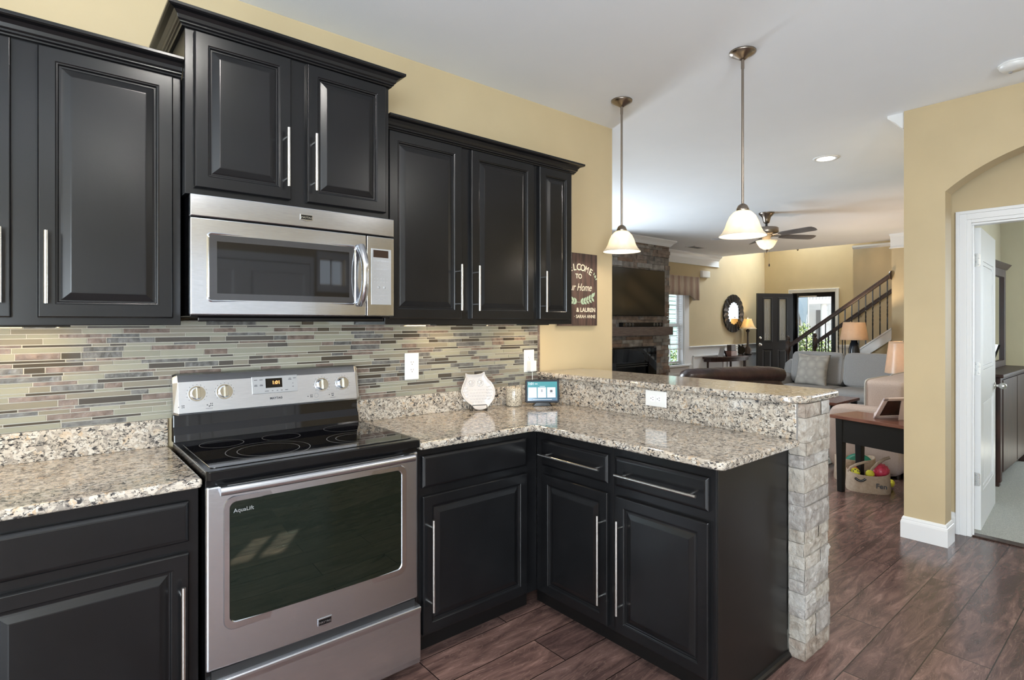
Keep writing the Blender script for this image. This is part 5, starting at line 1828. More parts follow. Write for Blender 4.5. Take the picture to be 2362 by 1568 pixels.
for s_ in (-1, 1):
    MB().lathe([(0.0, 0.028), (0.018, 0.024), (0.030, 0.0), (0.0, 0.0)], (s_ * 0.048, 0, 0.205), 16).cyl((s_ * 0.045, 0, 0.19), (s_ * 0.048, 0, 0.21), 0.005).build('bell', M['black'], ak)
    MB().cyl((s_ * 0.05, 0, 0), (s_ * 0.04, 0, 0.05), 0.008).build('foot', M['black'], ak)
g = thing('glass_dish', 'low dark dish with keys beside the buffet lamp', 'dish', (11.00, 3.345, CZ), local=True)
MB().lathe([(0.0, 0.002), (0.06, 0.002), (0.085, 0.028), (0.082, 0.028), (0.058, 0.008), (0.0, 0.008)], (0, 0, 0), 24).build('bowl', M['black'], g)

# ================================================================== front door and what stands outside
TIP, HG = Vector((11.53, 3.43, 0)), Vector((12.31, 3.00, 0))
dl = HG - TIP
LEN = dl.length
fd = sroot('door_1', (11.53, 3.43, 0.0), 'open dark front door with two leaded glass lites', math.atan2(dl.y, dl.x))
# local x runs from the free edge to the hinge, -y faces the room
fr = ((0, 0.022, 0), (1, 0, 0), (0, -1, 0))
g = MB()
zc = [(0.0, 0.20), (0.20, 0.81), (0.81, 0.97), (0.97, 1.95), (1.95, 2.04)]
xs_ = [(0.0, 0.135), (0.135, 0.375), (0.375, 0.515), (0.515, 0.755), (0.755, LEN)]
for i, (xa, xb) in enumerate(xs_):
    for j, (za, zb) in enumerate(zc):
        if i in (1, 3) and j in (1, 3):
            continue
        g.box(xa, xb, -0.022, 0.022, za + 0.012 if j == 0 else za, zb)
lf = g.build('leaf', M['navy'], fd)
for xa, xb in (xs_[1], xs_[3]):
    m = MB()
    for s_ in (-1, 1):
        m.panel(((0, 0, 0), (1, 0, 0), (0, -s_, 0)), xa, xb, 0.20, 0.81, [(0, 0), (0, 0.016), (0.022, 0.004), (0.03, 0.004), (0.055, 0.014)])
    m.build('lower_panel', M['navy'], fd)
    m = MB()
    for q in ((xa, xa + 0.035, 0.97, 1.95), (xb - 0.035, xb, 0.97, 1.95), (xa + 0.035, xb - 0.035, 0.97, 1.005), (xa + 0.035, xb - 0.035, 1.915, 1.95)):
        m.box(q[0], q[1], -0.028, 0.028, q[2], q[3])
    li = m.build('lite_frame', M['navy'], fd, 0.005)
    pn = MB().box(xa + 0.035, xb - 0.035, -0.006, 0.006, 1.005, 1.915).build('leaded_glass', mat('frosted_lite', (0.70, 0.70, 0.66), 0.22, trans=0.6) if 'frosted_lite' not in bpy.data.materials else bpy.data.materials['frosted_lite'], li)
    g = MB()
    cxx = (xa + xb) / 2
    for s_ in (-1, 1):
        g.tube([(cxx + s_ * 0.05, -0.009, 1.02), (cxx + s_ * 0.03, -0.009, 1.10), (cxx, -0.009, 1.04)], 0.003, n=5)
        g.tube([(cxx + s_ * 0.06, -0.009, 1.06), (cxx + s_ * 0.03, -0.009, 1.17), (cxx, -0.009, 1.08)], 0.003, n=5)
        g.tube([(cxx + s_ * 0.025, -0.009, 1.17), (cxx + s_ * 0.025, -0.009, 1.62), (cxx, -0.009, 1.72)], 0.003, n=5)
        g.tube([(cxx + s_ * 0.05, -0.009, 1.30), (cxx + s_ * 0.055, -0.009, 1.75), (cxx + s_ * 0.02, -0.009, 1.88)], 0.003, n=5)
    g.tube([(cxx, -0.009, 1.02), (cxx, -0.009, 1.88)], 0.003, n=5)
    g.build('lead_line', M['silver'], pn)
for nm, z, prof in (('deadbolt', 1.06, [(0.0, -0.05), (0.022, -0.048), (0.032, -0.036), (0.032, -0.022), (0, -0.022)]), ('door_knob', 0.91, [(0.0, -0.075), (0.020, -0.073), (0.030, -0.058), (0.024, -0.044), (0.012, -0.038), (0.012, -0.03), (0.034, -0.027), (0.034, -0.022), (0, -0.022)])):
    MB().lathe(prof, (0.062, 0, z), 24, axis='y').build(nm, M['nickel'], fd)
# storm door
sdm = sroot('door_2', (12.42, 2.56, 0.0), 'black framed storm door with clear glass')
MB().box(12.40, 12.44, 2.125, 2.215, 0.01, 2.045).box(12.40, 12.44, 2.915, 3.008, 0.01, 2.045).box(12.40, 12.44, 2.215, 2.915, 1.955, 2.045).box(12.40, 12.44, 2.215, 2.915, 0.01, 0.25).build('frame', M['black'], sdm, 0.004)
MB().box(12.418, 12.424, 2.215, 2.915, 0.25, 1.955).build('pane', M['glass'], sdm)
MB().cyl((12.38, 2.88, 1.975), (12.38, 2.50, 1.975), 0.012).build('closer_tube', M['nickel'], sdm)
MB().box(12.38, 12.40, 2.25, 2.28, 0.95, 1.10).build('latch_handle', M['iron'], sdm, 0.004)
struct('trim_11', MB().box(12.35, 12.5, 2.112, 2.125, 0, 2.05).box(12.35, 12.5, 3.008, 3.02, 0, 2.05).box(12.35, 12.5, 2.112, 3.02, 2.045, 2.055), M['black'], 'black jamb of the front doorway')

struct('porch_sun_cover', MB().box(12.5, 15.2, -2.5, 5.2, 2.62, 2.80), M['ceil'], 'unseen porch cover added to keep sun off the front door')  # unseen slab over the porch, added to block sun at the doorway
struct('ground_outside', MB().box(12.5, 40, -10, 22, -0.20, -0.14).box(0, 12.5, 3.9, 22, -0.20, -0.14), M['concrete'], 'pale paving outside')
nh = thing('neighbour_house', 'white house across the street seen through the front door', 'house', (21.5, 5.5, -0.14))
MB().box(21.0, 23.0, 1.0, 10.0, -0.14, 7.0).build('wall', M['siding'], nh)
for y0, y1 in ((5.62, 5.98), (4.95, 5.28), (6.30, 6.62), (4.35, 4.62), (7.0, 7.4)):
    g = MB().box(20.97, 21.0, y0, y1, 0.1, 1.85)
    fw_ = g.build('doorway', M['shadow_grey'], nh)
for y in (5.45, 6.14):
    MB().cyl((20.3, y, -0.14), (20.3, y, 2.1), 0.10, n=20).build('porch_column', M['siding'], nh)
bm_ = MB().box(20.1, 20.35, 3.5, 8.0, 2.05, 2.20)
bm_.build('porch_beam', M['siding'], nh)
g = MB()
for k in range(40):
    y = 3.6 + k * 0.11
    g.box(20.2, 20.24, y, y + 0.055, 2.20, 2.75)
g.box(20.18, 20.26, 3.5, 8.0, 2.75, 2.82).box(20.18, 20.26, 3.5, 8.0, 2.45, 2.50)
g.build('balcony_railing', M['siding'], nh)
bf = thing('porch_banner', 'pale blue-grey tapering banner outside the front door', 'banner', (16.0, 4.45, 2.2))
MB().prism([(4.58, 2.6), (4.20, 2.6), (4.20, 2.0), (4.26, 1.15), (4.30, 1.15), (4.54, 2.0)], 16.0, 16.03, 'x').build('cloth', M['bluegrey'], bf)
MB().cyl((16.015, 4.1, 2.6), (16.015, 4.7, 2.6), 0.015).cyl((16.015, 4.2, -0.14), (16.015, 4.2, 2.62), 0.02).build('pole', M['silver'], bf)


def bush(name, label, c, h, n, seed):
    rb = random.Random(seed)
    t = thing(name, label, 'bush', (c[0], c[1], -0.14))
    g = MB()
    for k in range(n):
        while True:
            p = Vector((rb.uniform(-1, 1), rb.uniform(-1, 1), rb.uniform(-1, 1)))
            if 0.3 < p.length < 1:
                break
        q = Vector(c) + Vector((p.x * h[0], p.y * h[1], p.z * h[2]))
        d_ = Vector((rb.uniform(-1, 1), rb.uniform(-1, 1), rb.uniform(-0.4, 1))).normalized()
        e = d_.orthogonal().normalized()
        l_, w_ = rb.uniform(0.05, 0.09), rb.uniform(0.02, 0.035)
        up_ = d_.cross(e) * 0.008
        g.add([q, q + d_ * l_ * 0.5 + e * w_ + up_, q + d_ * l_, q + d_ * l_ * 0.5 - e * w_ + up_], [(0, 1, 2), (0, 2, 3)])
    g.build('foliage', M['leaf'], t)
    MB().cyl((c[0], c[1], -0.14), (c[0], c[1], c[2]), 0.03).build('stem', M['darkwood'], t)


bush('shrub', 'bright green shrub outside the front door beside the banner', (15.2, 3.95, 0.80), (0.35, 0.22, 0.62), 700, 3)
bush('shrub', 'low yellow-green shrub outside the front door near the stair newel', (15.0, 3.35, 0.55), (0.4, 0.35, 0.45), 800, 4)
bush('shrub', 'green shrub outside the window beside the fireplace', (13.9, 7.1, 0.20), (0.9, 0.35, 0.45), 900, 5)
th = thing('teal_house', 'teal siding of the next house seen through the window', 'house', (14.5, 8.2, -0.14))
g = MB()
for k in range(28):
    z = -0.14 + k * 0.14
    g.prism([(8.0, z), (8.6, z), (8.6, z + 0.14), (8.03, z + 0.14)], 11.5, 20.0, 'x')
g.build('siding', M['teal'], th)

# ================================================================== staircase
sc = thing('staircase', 'open staircase with dark handrails and twisted iron balusters', 'staircase', (10.1, 1.8, 0.0))
for k in range(9):
    y1 = 1.80 - 0.25 * k
    z = 0.185 * (k + 1)
    tr_ = MB().box(9.62, 10.64, y1 - 0.25, y1 + 0.03, z - 0.03, z).build('tread', M['darkwood'], sc, 0.006)
    MB().box(9.64, 10.64, y1 - 0.02, y1, z - 0.185, z - 0.03).build('riser', M['trim'], tr_)


def zs(y):
    return 0.915 + (0.803 - y) * 0.75


def zr(y):
    return 1.043 + (1.795 - y) * 0.732


st_ = MB().prism([(0.266, zs(0.266) - 0.185), (0.266, zs(0.266)), (1.92, max(0.03, zs(1.92))), (1.92, 0.0), (1.78, 0.0)], 9.588, 9.64, 'x')
for dz in (0.0, -0.165):
    st_.prism([(0.266, zs(0.266) + dz), (0.266, zs(0.266) + dz - 0.028), (1.60, zs(1.60) + dz - 0.028), (1.60, zs(1.60) + dz)], 9.576, 9.60, 'x')
st_.build('stringer', M['trim'], sc, 0.002)
RP = [(-0.030, 0.0), (0.030, 0.0), (0.034, 0.025), (0.026, 0.058), (-0.026, 0.058), (-0.034, 0.025)]


def rail(x, y0, y1, zf, name='handrail'):
    g = MB()
    vs = []
    for y in (y0, y1):
        for a, b in RP:
            vs.append((x + a, y, zf(y) - 0.055 + b * 1.25))
    k = len(RP)
    g.add(vs, [tuple(range(k))[::-1], tuple(range(k, 2 * k))] + [(i, (i + 1) % k, k + (i + 1) % k, k + i) for i in range(k)])
    return g.build(name, M['darkwood'], sc, 0.003)


hr = rail(9.60, 1.84, 0.29, zr)
MB().lathe([(0.0, 0.03), (0.055, 0.028), (0.065, 0.012), (0.072, 0.0), (0, 0)], (9.60, 0.267, zr(0.28) - 0.02), 24, axis='y').build('rosette', M['darkwood'], hr)


def newel(x, y, ztop):
    g = MB().lathe([(0.0, ztop), (0.018, ztop - 0.005), (0.030, ztop - 0.03), (0.034, ztop - 0.06), (0.016, ztop - 0.085), (0.040, ztop - 0.10), (0.044, ztop - 0.26), (0.026, ztop - 0.29), (0.016, ztop - 0.36), (0.034, ztop - 0.62), (0.026, ztop - 0.74), (0.046, ztop - 0.77), (0.048, 0.0), (0, 0)], (x, y, 0), 20)
    g.build('newel_post', M['darkwood'], sc)


newel(9.60, 1.87, 1.16)
newel(10.60, 1.82, 1.20)
for k in range(13):
    y = 1.55 - 0.102 * k
    z0, z1 = zs(y), zr(y) - 0.05
    g = MB()
    nt_ = 22
    vs = []
    for i in range(nt_ + 1):
        u_ = i / nt_
        a = PI / 4 + (PI * 3 * min(max((u_ - 0.25) / 0.5, 0), 1) if k % 2 == 0 or True else 0)
        rr = 0.0105
        for q in range(4):
            vs.append((9.60 + rr * math.cos(a + q * PI / 2), y + rr * math.sin(a + q * PI / 2), z0 + (z1 - z0) * u_))
    g.add(vs, [(i * 4 + q, i * 4 + (q + 1) % 4, (i + 1) * 4 + (q + 1) % 4, (i + 1) * 4 + q) for i in range(nt_) for q in range(4)])
    g.build('baluster', M['iron'], sc)
zf2 = lambda y: 1.307 + (1.437 - y) * 0.737
rail(10.60, 1.80, -0.60, zf2)
for y in (1.70, 1.58, 1.46, 1.34):
    MB().cyl((10.60, y, (1.80 - y) / 0.25 * 0.185 + 0.10), (10.60, y, zf2(y) - 0.05), 0.009, n=8).build('baluster', M['iron'], sc)
for y in (1.05, 0.20):
    MB().cyl((10.60, y, zf2(y) - 0.06), (10.655, y, zf2(y) - 0.10), 0.010, n=8).build('rail_bracket', M['nickel'], sc)

# ================================================================== living room seats
def piping(mb, c, h, ax, k=6.0, r=0.008, n=48):
    """welt cord around the front edge of a cushion"""
    c = Vector(c)
    a = [Vector(q).normalized() for q in ax]
    pts = []
    for i in range(n):
        t = 2 * PI * i / n
        cx_, sx_ = math.cos(t), math.sin(t)
        q = (abs(cx_) ** k + abs(sx_) ** k) ** (1 / k)
        pts.append(c + a[1] * h[1] * cx_ / q + a[2] * h[2] * sx_ / q - a[0] * h[0])
    return mb.tube(pts, r, 6, True)


X3 = ((1, 0, 0), (0, 1, 0), (0, 0, 1))
gs = thing('sofa', 'grey two-cushion sofa facing the kitchen in front of the staircase', 'sofa', (8.35, 0.55, 0.0))
MB().blob((8.78, 0.555, 0.44), (0.14, 0.98, 0.41), 7, 8).build('back_frame', M['grey'], gs)
MB().blob((8.28, 0.555, 0.23), (0.50, 0.76, 0.13), 9, 8).build('base', M['grey'], gs)
for yc in (0.925, 0.175):
    g = MB().blob((8.25, yc, 0.39), (0.48, 0.375, 0.085), 6, 10)
    g.build('seat_cushion', M['grey'], gs)
    tb = math.radians(10)
    ax = ((math.cos(tb), 0, -math.sin(tb)), (0, 1, 0), (math.sin(tb), 0, math.cos(tb)))
    g = MB().blob((8.55, yc, 0.70), (0.12, 0.374, 0.245), 9, 16, ax)
    cu = g.build('back_cushion', M['grey'], gs)
    g = MB()
    piping(g, Vector((8.55, yc, 0.70)) - Vector(ax[0]) * 0.015, (0.075, 0.366, 0.238), ax, 9)
    g.build('piping', M['welt'], cu)
for yc in (1.41, -0.30):
    g = MB().blob((8.30, yc, 0.30), (0.52, 0.115, 0.30), 5, 10)
    am = g.build('arm', M['grey'], gs)
for x in (7.85, 8.80):
    for y in (1.35, -0.24):
        MB().cyl((x, y, 0), (x, y, 0.11), 0.025, 0.03).build('leg', M['darkwood'], gs)


def throw_pillow(mb, c, half, thick, ax, pinch=0.10, n=18):
    c = Vector(c)
    a = [Vector(q).normalized() for q in ax]
    for sg in (-1, 1):
        vs = []
        for i in range(n + 1):
            for j in range(n + 1):
                u_, v_ = -1 + 2 * i / n, -1 + 2 * j / n
                t = thick * max(0.0, (1 - abs(u_) ** 2.2) * (1 - abs(v_) ** 2.2)) ** 0.55
                x = u_ * half * (1 - pinch * (1 - v_ * v_) * abs(u_) ** 2)
                z = v_ * half * (1 - pinch * (1 - u_ * u_) * abs(v_) ** 2)
                vs.append(c + a[1] * x + a[2] * z + a[0] * t * sg)
        fs = [(i * (n + 1) + j, (i + 1) * (n + 1) + j, (i + 1) * (n + 1) + j + 1, i * (n + 1) + j + 1) for i in range(n) for j in range(n)]
        mb.add(vs, fs, 0, True)
    return mb


tp_ = MB()
tb = math.radians(16)
throw_pillow(tp_, (8.30, 0.93, 0.69), 0.245, 0.085, ((math.cos(tb), 0, -math.sin(tb)), (0.06, 1, 0.02), (math.sin(tb), -0.03, math.cos(tb))))
o = tp_.build('throw_pillow', M['medallion'], None, weld=True)
tag(o, 'square beige throw pillow with sunburst pattern on the grey sofa', 'pillow')

ls = thing('loveseat', 'greige upholstered loveseat with its arm behind the dark end table', 'sofa', (6.2, -0.78, 0.0))
MB().blob((6.25, -1.085, 0.42), (0.78, 0.030, 0.39), 8, 8).build('back_frame', M['greige'], ls)
MB().blob((6.2, -0.74, 0.22), (0.70, 0.26, 0.16), 9, 8).build('base', M['greige'], ls)
MB().blob((6.2, -0.70, 0.42), (0.66, 0.24, 0.075), 6, 10).build('seat_cushion', M['greige'], ls)
for xc in (5.42, 6.98):
    MB().blob((xc, -0.745, 0.315), (0.115, 0.315, 0.305), 6, 12).build('arm', M['greige'], ls)
for xc in (5.78, 6.47):
    cu = MB().blob((xc, -0.880, 0.685), (0.34, 0.172, 0.178), 11, 16).build('back_cushion', M['greige'], ls)
    g = MB()
    piping(g, (xc, -0.880, 0.685), (0.160, 0.338, 0.174), ((0, -1, 0), (1, 0, 0), (0, 0, 1)), 11)
    g.build('piping', M['welt'], cu)
for x in (5.40, 7.0):
    for y in (-0.50, -1.0):
        MB().cyl((x, y, 0), (x, y, 0.05), 0.02).build('leg', M['darkwood'], ls)

# brown leather seat with its back to the bar
ba = math.atan2(-0.52, 1.10)
br_ = thing('leather_sofa', 'dark brown leather sofa seen over the bar from behind', 'sofa', (5.62, 0.92, 0.0), ba, local=True)
g = MB()
n_, m_n = 40, 14
vs = []
for i in range(n_ + 1):
    u_ = -1 + 2 * i / n_
    x = 0.66 * u_
    e = max(0.0, 1 - abs(u_) ** 12) ** 0.4
    for j in range(m_n):
        a = 2 * PI * j / m_n
        wob = 0.012 * noise.noise(Vector((x * 5, a * 1.3, 0.3))) + 0.010 * noise.noise(Vector((x * 11 + a * 2, a, 4)))
        vs.append((x, -0.33 + (0.115 + wob) * math.cos(a) * (0.35 + 0.65 * e), 0.805 + (0.092 + wob) * math.sin(a) * (0.35 + 0.65 * e) - 0.012 * abs(u_) ** 4))
fs = [(i * m_n + j, (i + 1) * m_n + j, (i + 1) * m_n + (j + 1) % m_n, i * m_n + (j + 1) % m_n) for i in range(n_) for j in range(m_n)]
g.add(vs, fs, 0, True)
g.add(vs[:m_n], [tuple(range(m_n))], 0, True)
g.add(vs[-m_n:], [tuple(range(m_n))], 0, True)
g.build('headrest', M['leather'], br_, weld=True)
MB().blob((0, -0.33, 0.42), (0.64, 0.10, 0.36), 6, 10).build('back', M['leather'], br_)
MB().blob((0, 0.12, 0.26), (0.62, 0.38, 0.22), 7, 8).build('seat', M['leather'], br_)
for s_ in (-1, 1):
    MB().blob((s_ * 0.72, 0.05, 0.35), (0.12, 0.44, 0.335), 4, 10).build('arm', M['leather'], br_)
for x in (-0.6, 0.6):
    for y in (-0.3, 0.4):
        MB().cyl((x, y, 0), (x, y, 0.08), 0.03).build('foot', M['darkwood'], br_)

cf = thing('coffee_table', 'dark coffee table in front of the grey sofa', 'table', (7.03, 0.36, 0.0))
MB().box(6.66, 7.40, -0.02, 0.75, 0.415, 0.45).build('tabletop', M['cherry'], cf, 0.004)
for x in (6.71, 7.35):
    for y in (0.03, 0.70):
        MB().box(x - 0.03, x + 0.03, y - 0.03, y + 0.03, 0, 0.415).build('leg', M['blackwood'], cf, 0.003)
rg = MB().box(5.15, 7.9, -0.40, 2.6, 0.0005, 0.011).build('area_rug', M['rugmat'])
tag(rg, 'grey patterned area rug on the living room floor', 'rug')

# end table by the pier
et = thing('end_table', 'black end table with a cherry wood top beside the arch pier', 'table', (4.563, -0.737, 0.0), math.radians(-14), local=True)
# local x runs away from the camera, local -y runs along the front edge
MB().box(0.0, 0.37, -0.665, 0.0, 0.606, 0.633).build('tabletop', M['cherry'], et, 0.004)
MB().box(0.035, 0.335, -0.63, -0.035, 0.415, 0.606).build('apron', M['blackwood'], et, 0.003)
for x in (0.03, 0.28):
    for y in (-0.035, -0.575):
        g = MB()
        g.add([(x + i_ * 0.06, y - 0.0 - j_ * 0.06, z) if z > 0.1 else (x + 0.008 + i_ * 0.044, y - 0.008 - j_ * 0.044, z) for z in (0.0, 0.606) for i_, j_ in ((0, 0), (1, 0), (1, 1), (0, 1))], [(0, 3, 2, 1), (4, 5, 6, 7), (0, 1, 5, 4), (1, 2, 6, 5), (2, 3, 7, 6), (3, 0, 4, 7)])
        g.build('leg', M['blackwood'], et, 0.004)
pf = thing('photo_frame', 'pale pink photo frame seen from behind on the end table', 'picture frame', (4.66, -1.085, 0.633), math.radians(-32), local=True)
tb = math.radians(-33)
A2 = ((1, 0, 0), (0, math.cos(tb), -math.sin(tb)), (0, math.sin(tb), math.cos(tb)))
g = MB()
up2 = Vector(A2[2])


def pfp(x, z, d=0.0):
    return Vector((0.07, 0, 0.004)) + Vector((x, 0, 0)) + up2 * z + Vector(A2[1]) * d


for (x, z, hx, hz) in ((0.0, 0.012, 0.13, 0.012), (0.0, 0.192, 0.13, 0.012), (-0.112, 0.102, 0.018, 0.102), (0.112, 0.102, 0.018, 0.102)):
    g.obox(pfp(x, z), (hx, 0.008, hz), A2)
fr_ = g.build('frame', M['pinkframe'], pf, 0.002)
MB().obox(pfp(0, 0.102, 0.002), (0.098, 0.004, 0.085), A2).build('backing', M['espresso'], pf)
MB().obox(pfp(0.045, 0.075, 0.0) + Vector((0, -0.052, 0)), (0.022, 0.004, 0.085), ((1, 0, 0), (0, 1, 0.10), (0.12, -0.05, 1))).build('easel_leg', M['pinkframe'], pf)
bw_ = MB()
for k in range(7):
    a = 2 * PI * k / 7
    bw_.blob(pfp(-0.10 + 0.016 * math.cos(a), 0.03 + 0.016 * math.sin(a), 0.014), (0.011, 0.008, 0.011), 2.2, 4)
bw_.build('ribbon_bow', M['pinkframe'], pf)


def basket(name, label, c, rx, ry, h, rz, slot=True):
    t = thing(name, label, 'basket', c, rz, 'canvas toy baskets', local=True)
    n_ = 48
    g = MB()
    prof = [(0.98, 0.0), (1.0, 0.02), (0.97, h * 0.5), (0.95, h), (0.93, h + 0.004), (0.90, h), (0.92, h * 0.4), (0.92, 0.012)]
    vs = []
    for f_, z in prof:
        for k in range(n_):
            a = 2 * PI * k / n_
            e = 2.6
            ca, sa = math.cos(a), math.sin(a)
            q = (abs(ca) ** e + abs(sa) ** e) ** (1 / e)
            zz = z + (0.012 * math.cos(2 * a) if z > h * 0.8 else 0)
            w_ = 1 + 0.012 * math.sin(5 * a)
            vs.append((rx * f_ * w_ * ca / q, ry * f_ * w_ * sa / q, zz))
    k = n_
    fs = [(j * k + i, j * k + (i + 1) % k, (j + 1) * k + (i + 1) % k, (j + 1) * k + i) for j in range(len(prof) - 1) for i in range(k)]
    g.add(vs, fs, 0, True)
    g.add(vs[:k], [tuple(range(k))], 0)
    g.add(vs[-k:], [tuple(range(k))], 0)
    g.build('body', M['canvas'], t)
    return t


b1 = basket('toy_basket', 'tan canvas toy basket with a black slot handle and balls inside', (4.825, -0.945, 0.0), 0.165, 0.125, 0.150, math.radians(-68))
# local -y looks at the camera side
g = MB()
hp = [(-0.10 + 0.075 * q / 8, -0.1265 - 0.004 * math.sin(PI * q / 8), 0.118 - 0.020 * math.sin(PI * q / 8)) for q in range(9)]
g.tube(hp, 0.009, 8)
g.build('slot_handle', M['black'], b1)
text('basket_lettering', 'Fen', 0.055, (0.085, -0.1285, 0.052), XR, OY, M['ink'], b1, bold=0.001)
g = MB()
st2 = [(-0.145, -0.05, 0.150), (-0.13, -0.06, 0.185), (-0.08, -0.05, 0.215), (-0.03, -0.02, 0.230), (0.0, 0.01, 0.225)]
g.tube(st2, 0.011, 8)
g.tube([(0.0, -0.07, 0.140), (0.03, -0.04, 0.19), (0.07, -0.02, 0.235), (0.12, 0.0, 0.270), (0.155, 0.0, 0.285)], 0.012, 8)
g.build('strap_handle', M['canvas'], b1)
RZ1 = Matrix.Rotation(math.radians(-68), 4, 'Z')


def inb(x, y, z):
    return Vector((4.825, -0.945, 0)) + RZ1 @ Vector((x, y, z))


k_ = thing('spiky_ball', 'red rubber ball with knobs in the toy basket', 'ball', inb(0.09, 0.0, 0.165), local=True)
MB().blob((0, 0, 0), (0.062, 0.062, 0.062), 2, 12).build('ball', M['red'], k_, weld=True)
g = MB()
for i in range(70):
    z = 1 - 2 * (i + 0.5) / 70
    a = i * 2.39996
    q = math.sqrt(1 - z * z)
    d_ = Vector((q * math.cos(a), q * math.sin(a), z))
    g.cyl(d_ * 0.059, d_ * 0.067, 0.006, 0.0035, n=6)
g.build('knobs', M['red'], k_)
for i, (x, y, rr, lb) in enumerate(((0.01, -0.055, 0.033, 'plain yellow ball beside the red ball in the toy basket'), (-0.095, -0.045, 0.036, 'yellow ball with black dots in the toy basket'))):
    tbk = thing('toy_ball', lb, 'ball', inb(x, y, 0.146), group='yellow balls in the toy basket', local=True)
    MB().blob((0, 0, 0), (rr, rr, rr), 2, 10).build('ball', M['yellow'], tbk, weld=True)
    if i:
        g = MB()
        for q in ((-0.5, -0.7, 0.5), (-0.9, 0.1, 0.4), (-0.8, -0.5, -0.2), (-0.2, -0.9, 0.3), (-0.6, -0.2, 0.75)):
            d_ = Vector(q).normalized()
            g.blob(d_ * rr * 0.96, (0.006, 0.006, 0.006), 2, 4)
        g.build('dot', M['ink'], tbk)
ot = thing('rope_toy', 'orange soft toy at the left inside the toy basket', 'toy', inb(-0.085, 0.05, 0.13), local=True)
MB().blob((0, 0, 0), (0.045, 0.035, 0.045), 2.3, 8).build('body', mat('orange_plush', (0.55, 0.10, 0.05), 0.9), ot, weld=True)
b2 = basket('toy_basket', 'second canvas basket holding a green disc behind the first', (5.075, -0.76, 0.0), 0.165, 0.11, 0.200, math.radians(-55))
gd = thing('flying_disc', 'green plastic disc leaning in the rear basket', 'disc', (5.04, -0.81, 0.125), local=True)
g = MB().lathe([(0.0, 0.012), (0.10, 0.012), (0.122, 0.004), (0.126, -0.012), (0.121, -0.012), (0.117, 0.0), (0.0, 0.006)], (0, 0, 0), 40)
g.xf(Matrix.Rotation(math.radians(32), 4, 'Z') @ Matrix.Rotation(math.radians(-62), 4, 'Y'))
g.build('disc', M['greenpl'], gd)
yd = thing('yellow_toy', 'yellow ruffled dog toy on the floor under the end table', 'toy', (5.00, -1.05, 0.0), local=True)
g = MB()
RY = random.Random(4)
for i in range(16):
    d_ = Vector((RY.uniform(-1, 1), RY.uniform(-1, 1), RY.uniform(-0.4, 1))).normalized()
    g.blob(Vector((0, 0, 0.042)) + d_ * 0.026, (0.017, 0.017, 0.017), 2, 4)
g.build('ruffle', M['yellow'], yd)

# lamps behind the seats
tk = thing('sofa_table', 'dark console table behind the grey sofa', 'table', (9.12, 0.55, 0.0))
MB().box(8.96, 9.28, -0.1, 1.2, 0.72, 0.75).build('tabletop', M['espresso'], tk, 0.003)
for x in (8.99, 9.25):
    for y in (-0.05, 1.15):
        MB().box(x - 0.025, x + 0.025, y - 0.025, y + 0.025, 0, 0.72).build('leg', M['espresso'], tk)
table_lamp('lamp with a glowing drum shade and dark base behind the grey sofa', 9.10, 0.63, 0.75,
           ([(0.0, 0.75), (0.075, 0.75), (0.082, 0.79), (0.085, 0.85), (0.075, 0.99), (0.055, 1.08), (0.045, 1.09), (0.045, 1.12), (0.0, 1.12)], mat('ribbed_dark_ceramic', (0.018, 0.020, 0.026), 0.2), 24),
           1.128, 1.402, 0.195, 0.150, M['linen'], 42, (1, 0.76, 0.50), group='drum shade lamps')
sk_ = thing('side_table', 'dark side table in the corner between loveseat and sofa', 'table', (7.48, -0.60, 0.0))
MB().box(7.22, 7.74, -0.88, -0.33, 0.52, 0.55).build('tabletop', M['espresso'], sk_, 0.003)
for x in (7.26, 7.70):
    for y in (-0.84, -0.37):
        MB().box(x - 0.02, x + 0.02, y - 0.02, y + 0.02, 0, 0.52).build('leg', M['espresso'], sk_)
table_lamp('lamp with a glowing tapered shade partly hidden by the arch pier', 7.62, -0.43, 0.55,
           ([(0.0, 0.55), (0.06, 0.55), (0.065, 0.60), (0.04, 0.66), (0.015, 0.70), (0.012, 0.76), (0.0, 0.76)], M['iron'], 24),
           0.773, 1.164, 0.195, 0.150, M['linen'], 42, (1, 0.70, 0.48), group='drum shade lamps')

# ================================================================== bedroom beyond the arch
bd_ = sroot('door_3', (4.262, -1.785, 0.012), 'white panelled bedroom door standing open', math.radians(4.0))
bdz, W_ = 2.015, 0.80
x0_ = 0.075
m = MB()
for (xa, xb, za, zb) in ((x0_, x0_ + 0.115, 0, bdz), (x0_ + W_ - 0.115, x0_ + W_, 0, bdz), (x0_ + 0.115, x0_ + W_ - 0.115, 0, 0.24), (x0_ + 0.115, x0_ + W_ - 0.115, 0.86, 1.06), (x0_ + 0.115, x0_ + W_ - 0.115, 1.80, bdz)):
    m.box(xa, xb, 0.0, 0.036, za, zb)
lf = m.build('leaf', M['trim'], bd_)
for za, zb in ((0.24, 0.86), (1.06, 1.80)):
    m = MB()
    m.box(x0_ + 0.115, x0_ + W_ - 0.115, 0.012, 0.026, za, zb)
    for k in range(14):
        x = x0_ + 0.15 + k * 0.0375
        m.box(x, x + 0.030, 0.008, 0.012, za + 0.035, zb - 0.035)
    for q in ((x0_ + 0.115, x0_ + 0.140, za, zb), (x0_ + W_ - 0.140, x0_ + W_ - 0.115, za, zb), (x0_ + 0.140, x0_ + W_ - 0.140, za, za + 0.025), (x0_ + 0.140, x0_ + W_ - 0.140, zb - 0.025, zb)):
        m.box(q[0], q[1], 0.004, 0.032, q[2], q[3])
    m.build('beadboard_panel', M['trim'], bd_, 0.002)
